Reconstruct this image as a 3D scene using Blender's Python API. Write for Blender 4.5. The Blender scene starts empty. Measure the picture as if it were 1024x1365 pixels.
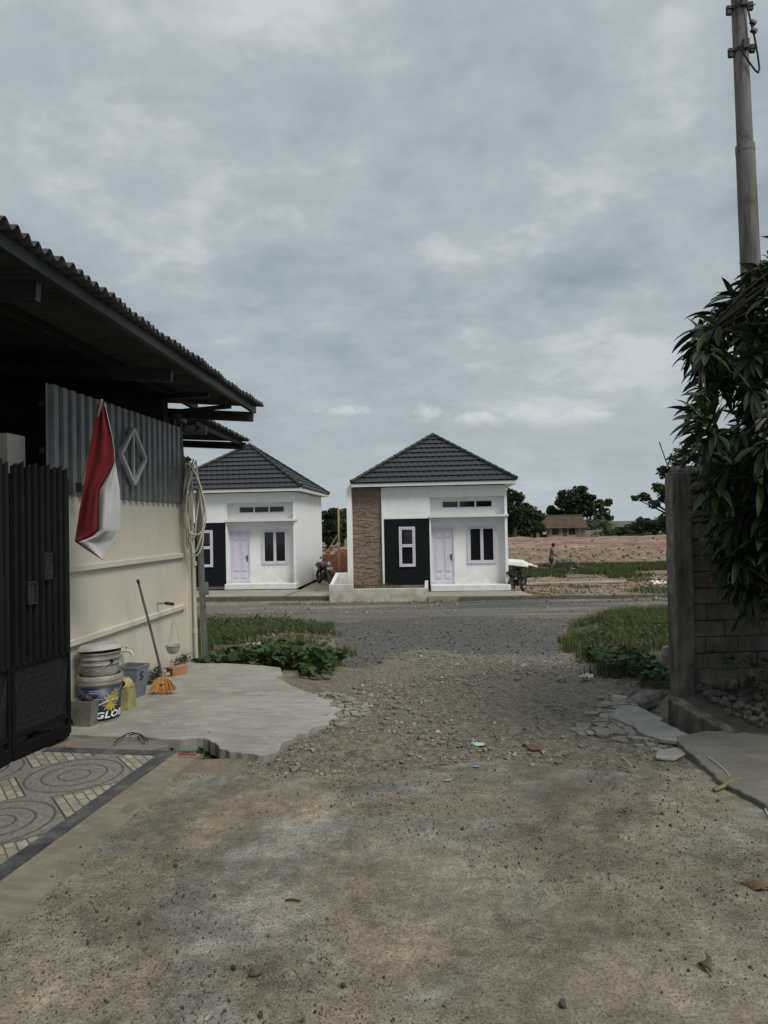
import bpy, bmesh, math, random
import numpy as np
from mathutils import Vector, Matrix, Euler
random.seed(7); rng = np.random.default_rng(7)
S = bpy.context.scene
COL = S.collection
PI = math.pi
R = math.radians
# ------------------------------------------------------------------ camera model (used to read real positions off the photograph)
FPX, CX, CY, HC, PIT, ROL = 920.0, 512.0, 682.5, 1.6, R(1.0), R(1.1)
def ray(px, py):
    x = (px-CX)/FPX; y = -(py-CY)/FPX
    c, s = math.cos(ROL), math.sin(ROL)
    x, y = x*c+y*s, -x*s+y*c
    return Vector((x, math.cos(PIT)-y*math.sin(PIT), math.sin(PIT)+y*math.cos(PIT)))
def atY(px, py, Y):
    r = ray(px, py); t = Y/r.y
    return Vector((r.x*t, Y, HC+r.z*t))
def atZ(px, py, z=0.0):
    r = ray(px, py); t = (z-HC)/r.z
    return Vector((r.x*t, r.y*t, z))
# ------------------------------------------------------------------ tagging
def tag(o, label=None, cat=None, group=None, kind=None):
    if label: o['label'] = label
    if cat: o['category'] = cat
    if group: o['group'] = group
    if kind: o['kind'] = kind
    return o
def thing(name, loc, label, cat, group=None, rz=0.0):
    o = bpy.data.objects.new(name, None); COL.objects.link(o)
    o.location = loc; o.rotation_euler = (0, 0, rz); o.empty_display_size = .2
    return tag(o, label, cat, group)
def rootloc(o):
    while o.parent: o = o.parent
    return Vector(o.location)
def copy_tree(o, parent=None):
    c = o.copy(); COL.objects.link(c)
    if parent: c.parent = parent
    for ch in list(o.children): copy_tree(ch, c)
    return c
# ------------------------------------------------------------------ mesh builder
class MB:
    def __init__(s, M=None):
        s.v = []; s.f = []; s.M = M
    def add(s, vs, fs):
        n = len(s.v)
        if s.M is not None: vs = [s.M @ Vector(v) for v in vs]
        s.v.extend([tuple(v) for v in vs]); s.f.extend([tuple(i+n for i in f) for f in fs]); return s
    def box(s, x0, x1, y0, y1, z0, z1):
        return s.add([(x0,y0,z0),(x1,y0,z0),(x1,y1,z0),(x0,y1,z0),(x0,y0,z1),(x1,y0,z1),(x1,y1,z1),(x0,y1,z1)],
                     [(3,2,1,0),(4,5,6,7),(0,1,5,4),(1,2,6,5),(2,3,7,6),(3,0,4,7)])
    def obox(s, c, sz, rot=(0,0,0)):
        m = Matrix.Translation(Vector(c)) @ Euler(rot).to_matrix().to_4x4()
        hx, hy, hz = sz[0]/2, sz[1]/2, sz[2]/2
        vs = [m @ Vector(p) for p in [(-hx,-hy,-hz),(hx,-hy,-hz),(hx,hy,-hz),(-hx,hy,-hz),(-hx,-hy,hz),(hx,-hy,hz),(hx,hy,hz),(-hx,hy,hz)]]
        return s.add(vs, [(3,2,1,0),(4,5,6,7),(0,1,5,4),(1,2,6,5),(2,3,7,6),(3,0,4,7)])
    def bar(s, p, q, w, h, up=(0,0,1)):
        p = Vector(p); q = Vector(q); d = (q-p).normalized(); u = Vector(up)
        if abs(d.dot(u)) > .98: u = Vector((1,0,0))
        a = d.cross(u).normalized()*w/2; b = a.cross(d).normalized()*h/2
        vs = [p-a-b, p+a-b, p+a+b, p-a+b, q-a-b, q+a-b, q+a+b, q-a+b]
        return s.add(vs, [(0,1,2,3),(7,6,5,4),(0,4,5,1),(1,5,6,2),(2,6,7,3),(3,7,4,0)])
    def tube(s, pts, r, n=8, cap=True):
        pts = [Vector(p) for p in pts]; m = len(pts)
        if not hasattr(r, '__len__'): r = [r]*m
        vs = []; prev = None
        for i in range(m):
            d = (pts[min(i+1,m-1)]-pts[max(i-1,0)])
            d = d.normalized() if d.length > 1e-9 else Vector((0,0,1))
            if prev is None:
                a = d.orthogonal().normalized()
            else:
                a = (prev - d*prev.dot(d)); a = a.normalized() if a.length > 1e-6 else d.orthogonal().normalized()
            prev = a; b = d.cross(a)
            for k in range(n):
                t = 2*PI*k/n; vs.append(pts[i]+(a*math.cos(t)+b*math.sin(t))*r[i])
        fs = []
        for i in range(m-1):
            for k in range(n):
                k2 = (k+1)%n; fs.append((i*n+k, i*n+k2, (i+1)*n+k2, (i+1)*n+k))
        if cap: fs.append(tuple(range(n-1,-1,-1))); fs.append(tuple((m-1)*n+k for k in range(n)))
        return s.add(vs, fs)
    def lathe(s, prof, c=(0,0,0), n=32, rot=None):
        m = Matrix.Translation(Vector(c)) @ (Euler(rot).to_matrix().to_4x4() if rot else Matrix())
        vs = []; fs = []
        for (r, z) in prof:
            for k in range(n):
                t = 2*PI*k/n; vs.append(m @ Vector((r*math.cos(t), r*math.sin(t), z)))
        for i in range(len(prof)-1):
            for k in range(n):
                k2 = (k+1)%n; fs.append((i*n+k, i*n+k2, (i+1)*n+k2, (i+1)*n+k))
        if prof[0][0] > 1e-5: fs.append(tuple(range(n-1,-1,-1)))
        if prof[-1][0] > 1e-5: fs.append(tuple((len(prof)-1)*n+k for k in range(n)))
        return s.add(vs, fs)
    def prism(s, poly, z0, z1):
        n = len(poly)
        zb = (lambda i: z0[i]) if hasattr(z0,'__len__') else (lambda i: z0)
        zt = (lambda i: z1[i]) if hasattr(z1,'__len__') else (lambda i: z1)
        vs = [(p[0],p[1],zb(i)) for i,p in enumerate(poly)]+[(p[0],p[1],zt(i)) for i,p in enumerate(poly)]
        fs = [tuple(range(n-1,-1,-1)), tuple(range(n,2*n))]+[(i,(i+1)%n,n+(i+1)%n,n+i) for i in range(n)]
        return s.add(vs, fs)
    def rock(s, c, sx, sy, sz, n=7, rot=0, tilt=0.0):
        # angular faceted chip
        m = Matrix.Translation(Vector(c)) @ Euler((random.uniform(-tilt,tilt), random.uniform(-tilt,tilt), rot)).to_matrix().to_4x4()
        vs = []
        for lay, (zz, k) in enumerate(((-.5,.8),(.05,1.0),(.5,.72))):
            for i in range(n):
                t = 2*PI*(i+.25*(lay%2))/n + random.uniform(-.22,.22); rr = k*random.uniform(.72,1.08)
                vs.append(m @ Vector((rr*math.cos(t)*sx/2, rr*math.sin(t)*sy/2, (zz+random.uniform(-.08,.08))*sz)))
        fs = [tuple(range(n-1,-1,-1)), tuple(range(2*n,3*n))]
        for l in range(2):
            for i in range(n): fs.append((l*n+i, l*n+(i+1)%n, (l+1)*n+(i+1)%n, (l+1)*n+i))
        return s.add(vs, fs)
    def build(s, name, mat, parent=None, smooth=False, local=False, bevel=0, solid=0, seg=1):
        me = bpy.data.meshes.new(name)
        V = np.array(s.v, dtype=float)
        if parent is not None:
            off = Vector((0,0,0)) if local else rootloc(parent)
        else:
            off = Vector((0,0,0)) if local else Vector(((V[:,0].min()+V[:,0].max())/2, (V[:,1].min()+V[:,1].max())/2, V[:,2].min()))
        V = V - np.array(off)
        me.from_pydata(V.tolist(), [], s.f); me.update()
        bm = bmesh.new(); bm.from_mesh(me)
        if len(s.f) < 60000: bmesh.ops.recalc_face_normals(bm, faces=bm.faces)
        bm.to_mesh(me); bm.free()
        if smooth:
            me.polygons.foreach_set('use_smooth', [True]*len(me.polygons))
            if smooth != 2:
                me.set_sharp_from_angle(angle=R(38))
        if mat: me.materials.append(mat)
        o = bpy.data.objects.new(name, me); COL.objects.link(o)
        if parent is not None: o.parent = parent
        else: o.location = off
        if solid:
            md = o.modifiers.new('thickness', 'SOLIDIFY'); md.thickness = solid; md.offset = 0
        if bevel:
            md = o.modifiers.new('bevel', 'BEVEL'); md.width = bevel; md.segments = seg; md.limit_method = 'ANGLE'; md.angle_limit = R(40)
        return o
# ------------------------------------------------------------------ numpy noise
def _hash(ix, iy, seed):
    h = (ix.astype(np.int64)*374761393 + iy.astype(np.int64)*668265263 + seed*1274126177) & 0x7fffffff
    h = (h ^ (h >> 13))*1274126177 & 0x7fffffff
    return ((h ^ (h >> 16)) & 0xffff)/65535.0
def vnoise(x, y, seed=0):
    x = np.asarray(x, float); y = np.asarray(y, float)
    ix = np.floor(x); iy = np.floor(y); fx = x-ix; fy = y-iy
    ux = fx*fx*(3-2*fx); uy = fy*fy*(3-2*fy)
    a = _hash(ix,iy,seed); b = _hash(ix+1,iy,seed); c = _hash(ix,iy+1,seed); d = _hash(ix+1,iy+1,seed)
    return (a*(1-ux)+b*ux)*(1-uy)+(c*(1-ux)+d*ux)*uy
def fbm(x, y, oct=4, seed=0):
    t = 0; a = .5; n = 0
    for o in range(oct):
        t = t + a*vnoise(np.asarray(x)*2**o, np.asarray(y)*2**o, seed+o*17); n += a; a *= .5
    return t/n
def sstep(a, b, x):
    t = np.clip((x-a)/(b-a), 0, 1); return t*t*(3-2*t)
# ------------------------------------------------------------------ materials
class NT:
    def __init__(s, name):
        s.m = bpy.data.materials.new(name); s.m.use_nodes = True
        s.t = s.m.node_tree; s.n = s.t.nodes; s.l = s.t.links
        s.p = s.n['Principled BSDF']; s.out = s.n['Material Output']
        s.tc = s.n.new('ShaderNodeTexCoord')
    def node(s, typ, **kw):
        nd = s.n.new(typ)
        for k, v in kw.items():
            if k.startswith('_'): setattr(nd, k[1:], v)
            else: s.set(nd.inputs[k.replace('__',' ')], v)
        return nd
    def set(s, inp, v):
        if isinstance(v, bpy.types.NodeSocket): s.l.new(v, inp)
        elif isinstance(v, (tuple, list)) and len(v) == 3 and inp.type == 'RGBA': inp.default_value = (*v, 1)
        else: inp.default_value = v
    def noise(s, scale, detail=5, rough=.55, vec=None, dist=0, out=0):
        nd = s.node('ShaderNodeTexNoise', Scale=scale, Detail=detail, Roughness=rough, Distortion=dist)
        s.l.new(vec or s.tc.outputs['Object'], nd.inputs['Vector']); return nd.outputs[out]
    def ramp(s, fac, stops, interp='LINEAR'):
        nd = s.n.new('ShaderNodeValToRGB'); s.l.new(fac, nd.inputs[0]); cr = nd.color_ramp; cr.interpolation = interp
        while len(cr.elements) < len(stops): cr.elements.new(.5)
        for e, (p, c) in zip(cr.elements, stops):
            e.position = p; e.color = (*c, 1) if hasattr(c, '__len__') else (c, c, c, 1)
        return nd.outputs[0]
    def mix(s, fac, a, b, mode='MIX'):
        nd = s.n.new('ShaderNodeMix'); nd.data_type = 'RGBA'; nd.blend_type = mode; nd.clamp_factor = True
        s.set(nd.inputs[0], fac); s.set(nd.inputs[6], a); s.set(nd.inputs[7], b); return nd.outputs[2]
    def math(s, op, a, b=0.0, c=None, clamp=False):
        nd = s.n.new('ShaderNodeMath'); nd.operation = op; nd.use_clamp = clamp
        s.set(nd.inputs[0], a); s.set(nd.inputs[1], b)
        if c is not None: s.set(nd.inputs[2], c)
        return nd.outputs[0]
    def mrange(s, v, a, b, c=0.0, d=1.0):
        nd = s.node('ShaderNodeMapRange'); s.set(nd.inputs[0], v)
        for i, q in enumerate((a,b,c,d)): nd.inputs[i+1].default_value = q
        return nd.outputs[0]
    def sep(s, v=None):
        nd = s.n.new('ShaderNodeSeparateXYZ'); s.l.new(v or s.tc.outputs['Object'], nd.inputs[0]); return nd.outputs
    def attr(s, name):
        nd = s.n.new('ShaderNodeAttribute'); nd.attribute_name = name; return nd.outputs['Fac']
    def island(s):
        return s.n.new('ShaderNodeNewGeometry').outputs['Random Per Island']
    def bump(s, h, strength=.3, dist=.01, prev=None):
        nd = s.node('ShaderNodeBump', Strength=strength, Distance=dist); s.l.new(h, nd.inputs['Height'])
        if prev is not None: s.l.new(prev, nd.inputs['Normal'])
        return nd.outputs[0]
    def fin(s, col=None, rough=None, normal=None, metal=None, spec=None):
        if col is not None: s.set(s.p.inputs['Base Color'], col)
        if rough is not None: s.set(s.p.inputs['Roughness'], rough)
        if normal is not None: s.l.new(normal, s.p.inputs['Normal'])
        if metal is not None: s.set(s.p.inputs['Metallic'], metal)
        if spec is not None: s.set(s.p.inputs['Specular IOR Level'], spec)
        return s.m
def simple(name, c1, c2=None, scale=6, rough=.6, bump=.15, bdist=.004, metal=0, island=0, spec=None, detail=6):
    k = NT(name); c2 = c2 or tuple(x*.75 for x in c1)
    n = k.noise(scale, detail, .6)
    col = k.ramp(n, [(.32, c2), (.68, c1)])
    if island:
        h = k.node('ShaderNodeHueSaturation', Color=col); k.set(h.inputs['Value'], k.mrange(k.island(), 0, 1, 1-island, 1+island)); col = h.outputs[0]
    nb = k.bump(k.noise(scale*6, 4, .6), bump, bdist) if bump else None
    return k.fin(col, rough, nb, metal, spec)
M = {}
M['roof_tile'] = simple('slate_metal_tile', (.017,.0185,.020), (.010,.011,.012), 3, .5, .25, .004)
M['white_trim'] = simple('white_trim_paint', (.70,.72,.72), (.60,.61,.60), 4, .55, .1)
M['lilac'] = simple('pale_lilac_paint', (.62,.59,.68), (.56,.53,.62), 3, .4, .03)
M['window_frame'] = simple('pale_frame_paint', (.66,.63,.71), (.60,.57,.65), 3, .35, .03)
M['dark_glass'] = simple('dark_window_glass', (.010,.012,.014), (.006,.007,.008), 1, .06, 0)
M['anthracite'] = simple('anthracite_wall_paint', (.009,.013,.014), (.006,.009,.010), 4, .9, .2, .004, 0, 0, .15)
M['steel'] = simple('brushed_steel', (.30,.31,.32), (.18,.18,.19), 8, .38, .1, .002, .8)
M['black_metal'] = simple_spec = simple('black_gate_paint', (.0045,.0048,.005), (.003,.003,.0033), 5, .6, .12, .002, spec=.18)
M['rib_metal'] = simple('glossy_black_rib_paint', (.006,.0065,.007), (.004,.004,.0045), 5, .36, .05, .002, spec=.4)
M['black_plastic'] = simple('black_plastic', (.014,.014,.015), (.008,.008,.009), 8, .4, .05)
M['rubber'] = simple('tyre_rubber', (.018,.018,.018), (.010,.010,.010), 20, .8, .3)
M['timber'] = simple('pale_raw_timber', (.46,.33,.16), (.32,.22,.11), 4, .8, .3)
M['old_timber'] = simple('old_dark_timber', (.10,.075,.052), (.04,.03,.022), 7, .85, .4)
M['red_brick'] = simple('red_brick', (.26,.085,.05), (.15,.055,.036), 9, .85, .5, .006, 0, .25)
M['bark'] = simple('dark_bark', (.060,.046,.034), (.024,.019,.015), 14, .9, .7, .012)
M['pale_bark'] = simple('pale_bark', (.20,.18,.15), (.09,.08,.065), 8, .9, .6, .01)
M['rust'] = simple('rusty_steel', (.06,.042,.032), (.025,.020,.017), 20, .8, .3)
M['beam'] = simple('grey_steel_beam', (.040,.042,.043), (.02,.021,.022), 5, .5, .15, .003, .2)
M['galv'] = simple('galvanised_sheet', (.17,.178,.180), (.11,.116,.118), 5, .45, .1, .002, .3)
M['pvc'] = simple('pale_pvc_pipe', (.52,.50,.42), (.40,.38,.31), 7, .45, .05)
M['hose'] = simple('dirty_cream_hose', (.52,.49,.40), (.36,.33,.26), 12, .6, .1)
M['cloth_red'] = simple('red_flag_cloth', (.17,.008,.010), (.12,.006,.008), 5, .85, .25, .003)
M['cloth_white'] = simple('white_flag_cloth', (.48,.48,.47), (.40,.40,.39), 5, .9, .25, .003)
M['skin'] = simple('tanned_skin', (.20,.105,.065), (.16,.082,.05), 5, .55, .05)
M['hair'] = simple('black_hair', (.012,.010,.009), (.008,.007,.006), 30, .7, .3)
M['shorts'] = simple('black_shorts_cloth', (.014,.014,.016), (.009,.009,.010), 10, .9, .2)
M['paper'] = simple('crumpled_paper', (.55,.50,.42), (.40,.36,.30), 20, .8, .3)
M['white_board'] = simple('white_foam_board', (.72,.72,.70), (.58,.57,.54), 5, .7, .1)
M['yellow'] = simple('dull_yellow_plastic', (.45,.36,.09), (.30,.24,.07), 8, .5, .15)
M['grey_plastic'] = simple('grey_bin_plastic', (.17,.19,.215), (.13,.148,.168), 5, .42, .06)
M['pail'] = simple('dirty_white_plastic', (.34,.325,.285), (.17,.158,.13), 9, .5, .15)
M['lid'] = simple('grey_white_lid', (.40,.40,.365), (.25,.25,.22), 7, .5, .15)
M['mark'] = simple('dark_print', (.02,.022,.03), (.015,.016,.02), 5, .6, 0)
M['letter'] = simple('white_print', (.75,.76,.76), (.66,.67,.66), 9, .5, 0)
M['dstrap'] = simple('faded_strap', (.24,.21,.07), (.14,.12,.05), 12, .6, .2)
M['straw'] = simple('orange_broom_straw', (.50,.24,.06), (.30,.13,.035), 30, .85, .3, .004, 0, .35)
M['dry_leaf'] = simple('dry_leaf', (.15,.085,.045), (.08,.045,.026), 25, .8, .4)
M['foot_red'] = simple('red_plastic', (.40,.03,.025), None, 8, .4, 0)
M['foot_green'] = simple('green_plastic', (.04,.22,.10), None, 8, .4, 0)
M['mint'] = simple('mint_plastic', (.42,.60,.54), None, 12, .5, .2)
M['blue_bit'] = simple('pale_blue_plastic', (.18,.27,.42), None, 12, .5, .2)
M['asbestos'] = simple('weathered_roof_sheet', (.066,.066,.063), (.030,.029,.027), 3, .9, .4, .004)
M['zinc_dirty'] = simple('zinc_strip_sheet', (.34,.36,.37), (.22,.23,.24), 7, .5, .15)
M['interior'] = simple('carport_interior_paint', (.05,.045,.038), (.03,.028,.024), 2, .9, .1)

def wall_white(name, base=(.74,.755,.745), dirt=(.36,.32,.25), z0=-.1, z1=.55):
    k = NT(name); o = k.sep()
    vec = k.node('ShaderNodeMapping', _vector_type='POINT'); k.l.new(k.tc.outputs['Object'], vec.inputs[0]); vec.inputs['Scale'].default_value = (3.5,3.5,.35)
    streak = k.noise(1.5, 6, .6, vec.outputs[0])
    n2 = k.noise(2.2, 6, .65); n3 = k.noise(9, 5, .6)
    c = k.mix(k.mrange(n2, .35, .75), base, tuple(x*.90 for x in base))
    c = k.mix(k.math('MULTIPLY', k.mrange(streak, .5, .8), .35), c, tuple(x*.72 for x in base))
    h = k.math('ADD', o[2], k.math('MULTIPLY', k.math('SUBTRACT', n3, .5), .45))
    d = k.mrange(h, z1, z0)
    c = k.mix(k.math('MULTIPLY', d, k.mrange(n2, .3, .6, .35, .95)), c, dirt)
    nb = k.bump(k.noise(60, 3, .6), .12, .003, k.bump(n2, .3, .01))
    return k.fin(c, .85, nb)
M['house_white'] = wall_white('white_house_wall', (.82,.83,.82), dirt=(.50,.47,.40), z0=-.25, z1=.75)
M['planter_white'] = wall_white('stained_planter_wall', (.70,.71,.69), (.33,.28,.20), -.3, .45)
M['cream'] = wall_white('cream_wall_paint', (.58,.53,.445), (.30,.275,.225), -.05, .22)
# stone cladding
k = NT('brown_stone_cladding'); c = k.ramp(k.island(), [(0,(.20,.14,.105)),(.35,(.30,.22,.17)),(.7,(.37,.285,.225)),(1,(.25,.19,.15))])
c = k.mix(k.mrange(k.noise(25, 5), .3, .7), c, (.18,.125,.095)); M['cladding'] = k.fin(c, .8, k.bump(k.noise(60,4), .4, .006))
# grimy concrete for the block wall
k = NT('grimy_concrete_block'); h = k.node('ShaderNodeHueSaturation', Color=k.ramp(k.noise(5, 8, .7), [(.25,(.05,.046,.038)),(.5,(.125,.116,.098)),(.8,(.21,.197,.17))]))
k.set(h.inputs['Value'], k.mrange(k.island(), 0, 1, .78, 1.15)); M['block'] = k.fin(h.outputs[0], .92, k.bump(k.noise(70, 5, .7), .5, .006, k.bump(k.noise(9,4), .4, .012)))
k = NT('grimy_concrete_pillar'); vec = k.node('ShaderNodeMapping'); k.l.new(k.tc.outputs['Object'], vec.inputs[0]); vec.inputs['Scale'].default_value = (6,6,.8)
c = k.mix(k.mrange(k.noise(1.5, 6, .6, vec.outputs[0]), .45, .7), k.ramp(k.noise(6,7,.7), [(.3,(.08,.075,.062)),(.7,(.23,.218,.182))]), (.036,.032,.025))
M['pillar'] = k.fin(c, .92, k.bump(k.noise(50, 5, .7), .5, .006, k.bump(k.noise(7,4), .4, .015)))
# electric pole
k = NT('weathered_concrete_pole'); vec = k.node('ShaderNodeMapping'); k.l.new(k.tc.outputs['Object'], vec.inputs[0]); vec.inputs['Scale'].default_value = (7,7,.5)
n = k.noise(1.6, 8, .65, vec.outputs[0]); c = k.ramp(n, [(.3,(.05,.046,.04)),(.5,(.14,.136,.122)),(.75,(.22,.215,.195))])
c = k.mix(k.mrange(k.noise(2.5,7,.7), .58, .72), c, (.05,.045,.038)); M['pole'] = k.fin(c, .85, k.bump(k.noise(40,4), .3, .004))
# smooth concrete slabs
def concrete(name, c1, c2, dust, s=1.0, wet=None):
    k = NT(name); n1 = k.noise(1.3*s, 8, .62); n2 = k.noise(7*s, 8, .65); n3 = k.noise(45*s, 4, .6)
    c = k.ramp(n1, [(.32,c2),(.66,c1)]); c = k.mix(k.mrange(n2, .48, .72), c, dust)
    c = k.mix(k.mrange(n3, .58, .75, 0, .45), c, tuple(x*.5 for x in c2))
    if wet: c = k.mix(k.mrange(k.noise(2.1*s, 5, .6, None, 1.5), .58, .68, 0, .7), c, wet)
    vec = k.node('ShaderNodeMapping'); k.l.new(k.tc.outputs['Object'], vec.inputs[0]); vec.inputs['Scale'].default_value = (1.2, 7, 1); vec.inputs['Rotation'].default_value = (0,0,.1)
    br = k.noise(3, 7, .7, vec.outputs[0])
    c = k.mix(k.mrange(br, .45, .7, 0, .6), c, tuple(x*.72 for x in c2))
    return k.fin(c, k.mrange(n2, .3, .7, .7, .95), k.bump(n3, .25, .004, k.bump(br, .35, .01)))
M['slab'] = concrete('trowelled_concrete', (.31,.30,.265), (.20,.192,.167), (.35,.335,.29))
M['slab_side'] = concrete('dusty_concrete_landing', (.20,.185,.155), (.13,.12,.10), (.21,.185,.145))
M['strip'] = concrete('porch_edge_concrete', (.215,.19,.145), (.14,.12,.088), (.24,.21,.155), 1.6, (.10,.088,.066))
M['apron'] = concrete('apron_concrete', (.33,.30,.245), (.22,.195,.15), (.34,.30,.24), .8)
M['kerb'] = concrete('mossy_kerb_concrete', (.12,.12,.105), (.06,.062,.053), (.16,.15,.12), 1.5)
k = NT('broken_concrete_pieces'); c = k.ramp(k.island(), [(0,(.12,.104,.08)),(.5,(.21,.187,.15)),(.85,(.31,.285,.24)),(1,(.42,.40,.35))]); c = k.mix(k.mrange(k.noise(14,6), .4, .7), c, (.16,.14,.11))
M['chips'] = k.fin(c, .9, k.bump(k.noise(80,4), .4, .003))
k = NT('earth_clods'); M['clods'] = k.fin(k.ramp(k.island(), [(0,(.07,.052,.034)),(.7,(.16,.125,.085)),(1,(.24,.20,.145))]), .95)
k = NT('dark_gravel_stones'); M['gravelm'] = k.fin(k.ramp(k.island(), [(0,(.025,.024,.023)),(.6,(.07,.067,.06)),(.92,(.13,.12,.105)),(1,(.28,.26,.22))]), .9)
k = NT('dark_pebbles'); c = k.ramp(k.island(), [(0,(.030,.027,.024)),(.6,(.075,.066,.055)),(1,(.17,.15,.125))]); M['grit'] = k.fin(c, .85)
k = NT('broken_tile_and_stone'); c = k.ramp(k.island(), [(0,(.12,.095,.07)),(.35,(.24,.20,.15)),(.7,(.19,.105,.07)),(.93,(.42,.40,.36)),(1,(.6,.6,.58))], 'CONSTANT'); M['debris'] = k.fin(c, .85)

def leafmat(name, cols, rough=.5, trans=.12, spec=.4):
    k = NT(name); c = k.ramp(k.island(), [(i/(len(cols)-1), q) for i, q in enumerate(cols)])
    c = k.mix(k.mrange(k.noise(2.0,4), .3, .7, 0, .5), c, tuple(x*.6 for x in cols[1]))
    k.fin(c, rough, None, None, spec)
    tr = k.node('ShaderNodeBsdfTranslucent'); k.l.new(c, tr.inputs[0]); ms = k.n.new('ShaderNodeMixShader'); ms.inputs[0].default_value = trans
    k.l.new(k.p.outputs[0], ms.inputs[1]); k.l.new(tr.outputs[0], ms.inputs[2]); k.l.new(ms.outputs[0], k.out.inputs[0]); return k.m
M['mango'] = leafmat('mango_leaf', [(.008,.018,.006),(.013,.030,.009),(.022,.046,.013),(.060,.078,.016)], .5, .14, .28)
M['grass'] = leafmat('grass_blades', [(.036,.060,.018),(.060,.092,.028),(.095,.125,.042),(.20,.17,.09)], .7, .25, .2)
M['weed'] = leafmat('weed_leaf', [(.026,.055,.018),(.040,.080,.026),(.062,.11,.040),(.10,.13,.048)], .6, .2, .2)
M['leaf_far'] = leafmat('dark_foliage', [(.022,.034,.018),(.034,.050,.025),(.050,.068,.034),(.07,.085,.045)], .65, .2, .2)  # haze painted in: this and the next two leaf colours are lightened
M['leaf_mid'] = leafmat('green_foliage', [(.036,.052,.026),(.052,.074,.036),(.07,.094,.046),(.09,.108,.055)], .65, .2, .2)
M['leaf_hazed'] = leafmat('hazed_distant_foliage', [(.060,.078,.060),(.075,.095,.070),(.095,.115,.082),(.11,.125,.09)], .8, .1, .1)
# ================================================================== camera, light, sky
cd = bpy.data.cameras.new('camera'); cam = bpy.data.objects.new('camera', cd); COL.objects.link(cam)
c_, s_ = math.cos(ROL), math.sin(ROL); sp, cp = math.sin(PIT), math.cos(PIT)
rt = Vector((c_, s_*sp, -s_*cp)); upv = Vector((s_, -c_*sp, c_*cp)); fw = Vector((0, cp, sp))
mw = Matrix(((rt.x, upv.x, -fw.x, 0), (rt.y, upv.y, -fw.y, 0), (rt.z, upv.z, -fw.z, HC), (0,0,0,1)))
cam.matrix_world = mw
cd.sensor_fit = 'VERTICAL'; cd.sensor_height = 36; cd.lens = FPX/1365*36; cd.clip_start = .05; cd.clip_end = 5000
S.camera = cam
S.view_settings.view_transform = 'Standard'; S.view_settings.look = 'None'; S.view_settings.gamma = 1; S.view_settings.exposure = .70
SUN_EL, SUN_AZ = R(52), R(138)     # azimuth measured clockwise from +Y: behind the camera, to its right
w = bpy.data.worlds.new('World'); S.world = w; w.use_nodes = True
nt = w.node_tree; N = nt.nodes; L = nt.links
bg = N['Background']; bg.inputs['Strength'].default_value = .1
sky = N.new('ShaderNodeTexSky'); sky.sky_type = 'NISHITA'; sky.sun_disc = False; sky.sun_elevation = SUN_EL; sky.sun_rotation = SUN_AZ; sky.dust_density = 3; sky.air_density = 1.2
tc = N.new('ShaderNodeTexCoord')
def wn(t, **kw):
    nd = N.new(t)
    for a, b in kw.items(): setattr(nd, a, b)
    return nd
def wmath(op, a, b=0.0, clamp=False):
    nd = wn('ShaderNodeMath', operation=op, use_clamp=clamp)
    for i, q in enumerate((a, b)):
        if isinstance(q, bpy.types.NodeSocket): L.new(q, nd.inputs[i])
        else: nd.inputs[i].default_value = q
    return nd.outputs[0]
sx = wn('ShaderNodeSeparateXYZ'); L.new(tc.outputs['Generated'], sx.inputs[0])
zz = wmath('MAXIMUM', sx.outputs[2], 0.0)
den = wmath('ADD', zz, .30)
cx = wn('ShaderNodeCombineXYZ'); L.new(wmath('DIVIDE', sx.outputs[0], den), cx.inputs[0]); L.new(wmath('DIVIDE', sx.outputs[1], den), cx.inputs[1])
def wnoise(vec, scale, det, rough, dist=0, off=(0,0,0), sc=(1,1,1)):
    mp = wn('ShaderNodeMapping'); L.new(vec, mp.inputs[0]); mp.inputs['Location'].default_value = off; mp.inputs['Scale'].default_value = sc
    nd = wn('ShaderNodeTexNoise'); L.new(mp.outputs[0], nd.inputs['Vector'])
    nd.inputs['Scale'].default_value = scale; nd.inputs['Detail'].default_value = det; nd.inputs['Roughness'].default_value = rough; nd.inputs['Distortion'].default_value = dist
    return nd.outputs[0]
n1 = wnoise(cx.outputs[0], 1.0, 4, .50, .3, (3.1,1.7,0), (1,.8,1))
n2 = wnoise(cx.outputs[0], 3.3, 7, .58, .15, (7.7,4.2,2), (1,1.1,1))
n3 = wnoise(cx.outputs[0], 10.5, 6, .55, .1, (1.3,9.2,5), (1,1.3,1))
mixn = wmath('ADD', wmath('ADD', wmath('MULTIPLY', n1, .44), wmath('MULTIPLY', n2, .40)), wmath('MULTIPLY', n3, .16))
rp = wn('ShaderNodeValToRGB'); L.new(mixn, rp.inputs[0])
st = [(.37,(1.66,1.98,2.17)),(.455,(2.16,2.52,2.72)),(.53,(2.66,3.01,3.19)),(.60,(3.60,3.85,3.95))]
cr = rp.color_ramp
while len(cr.elements) < 4: cr.elements.new(.5)
for e, (p, c) in zip(cr.elements, st): e.position = p; e.color = (c[0]/5, c[1]/5, c[2]/5, 1)
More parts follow.
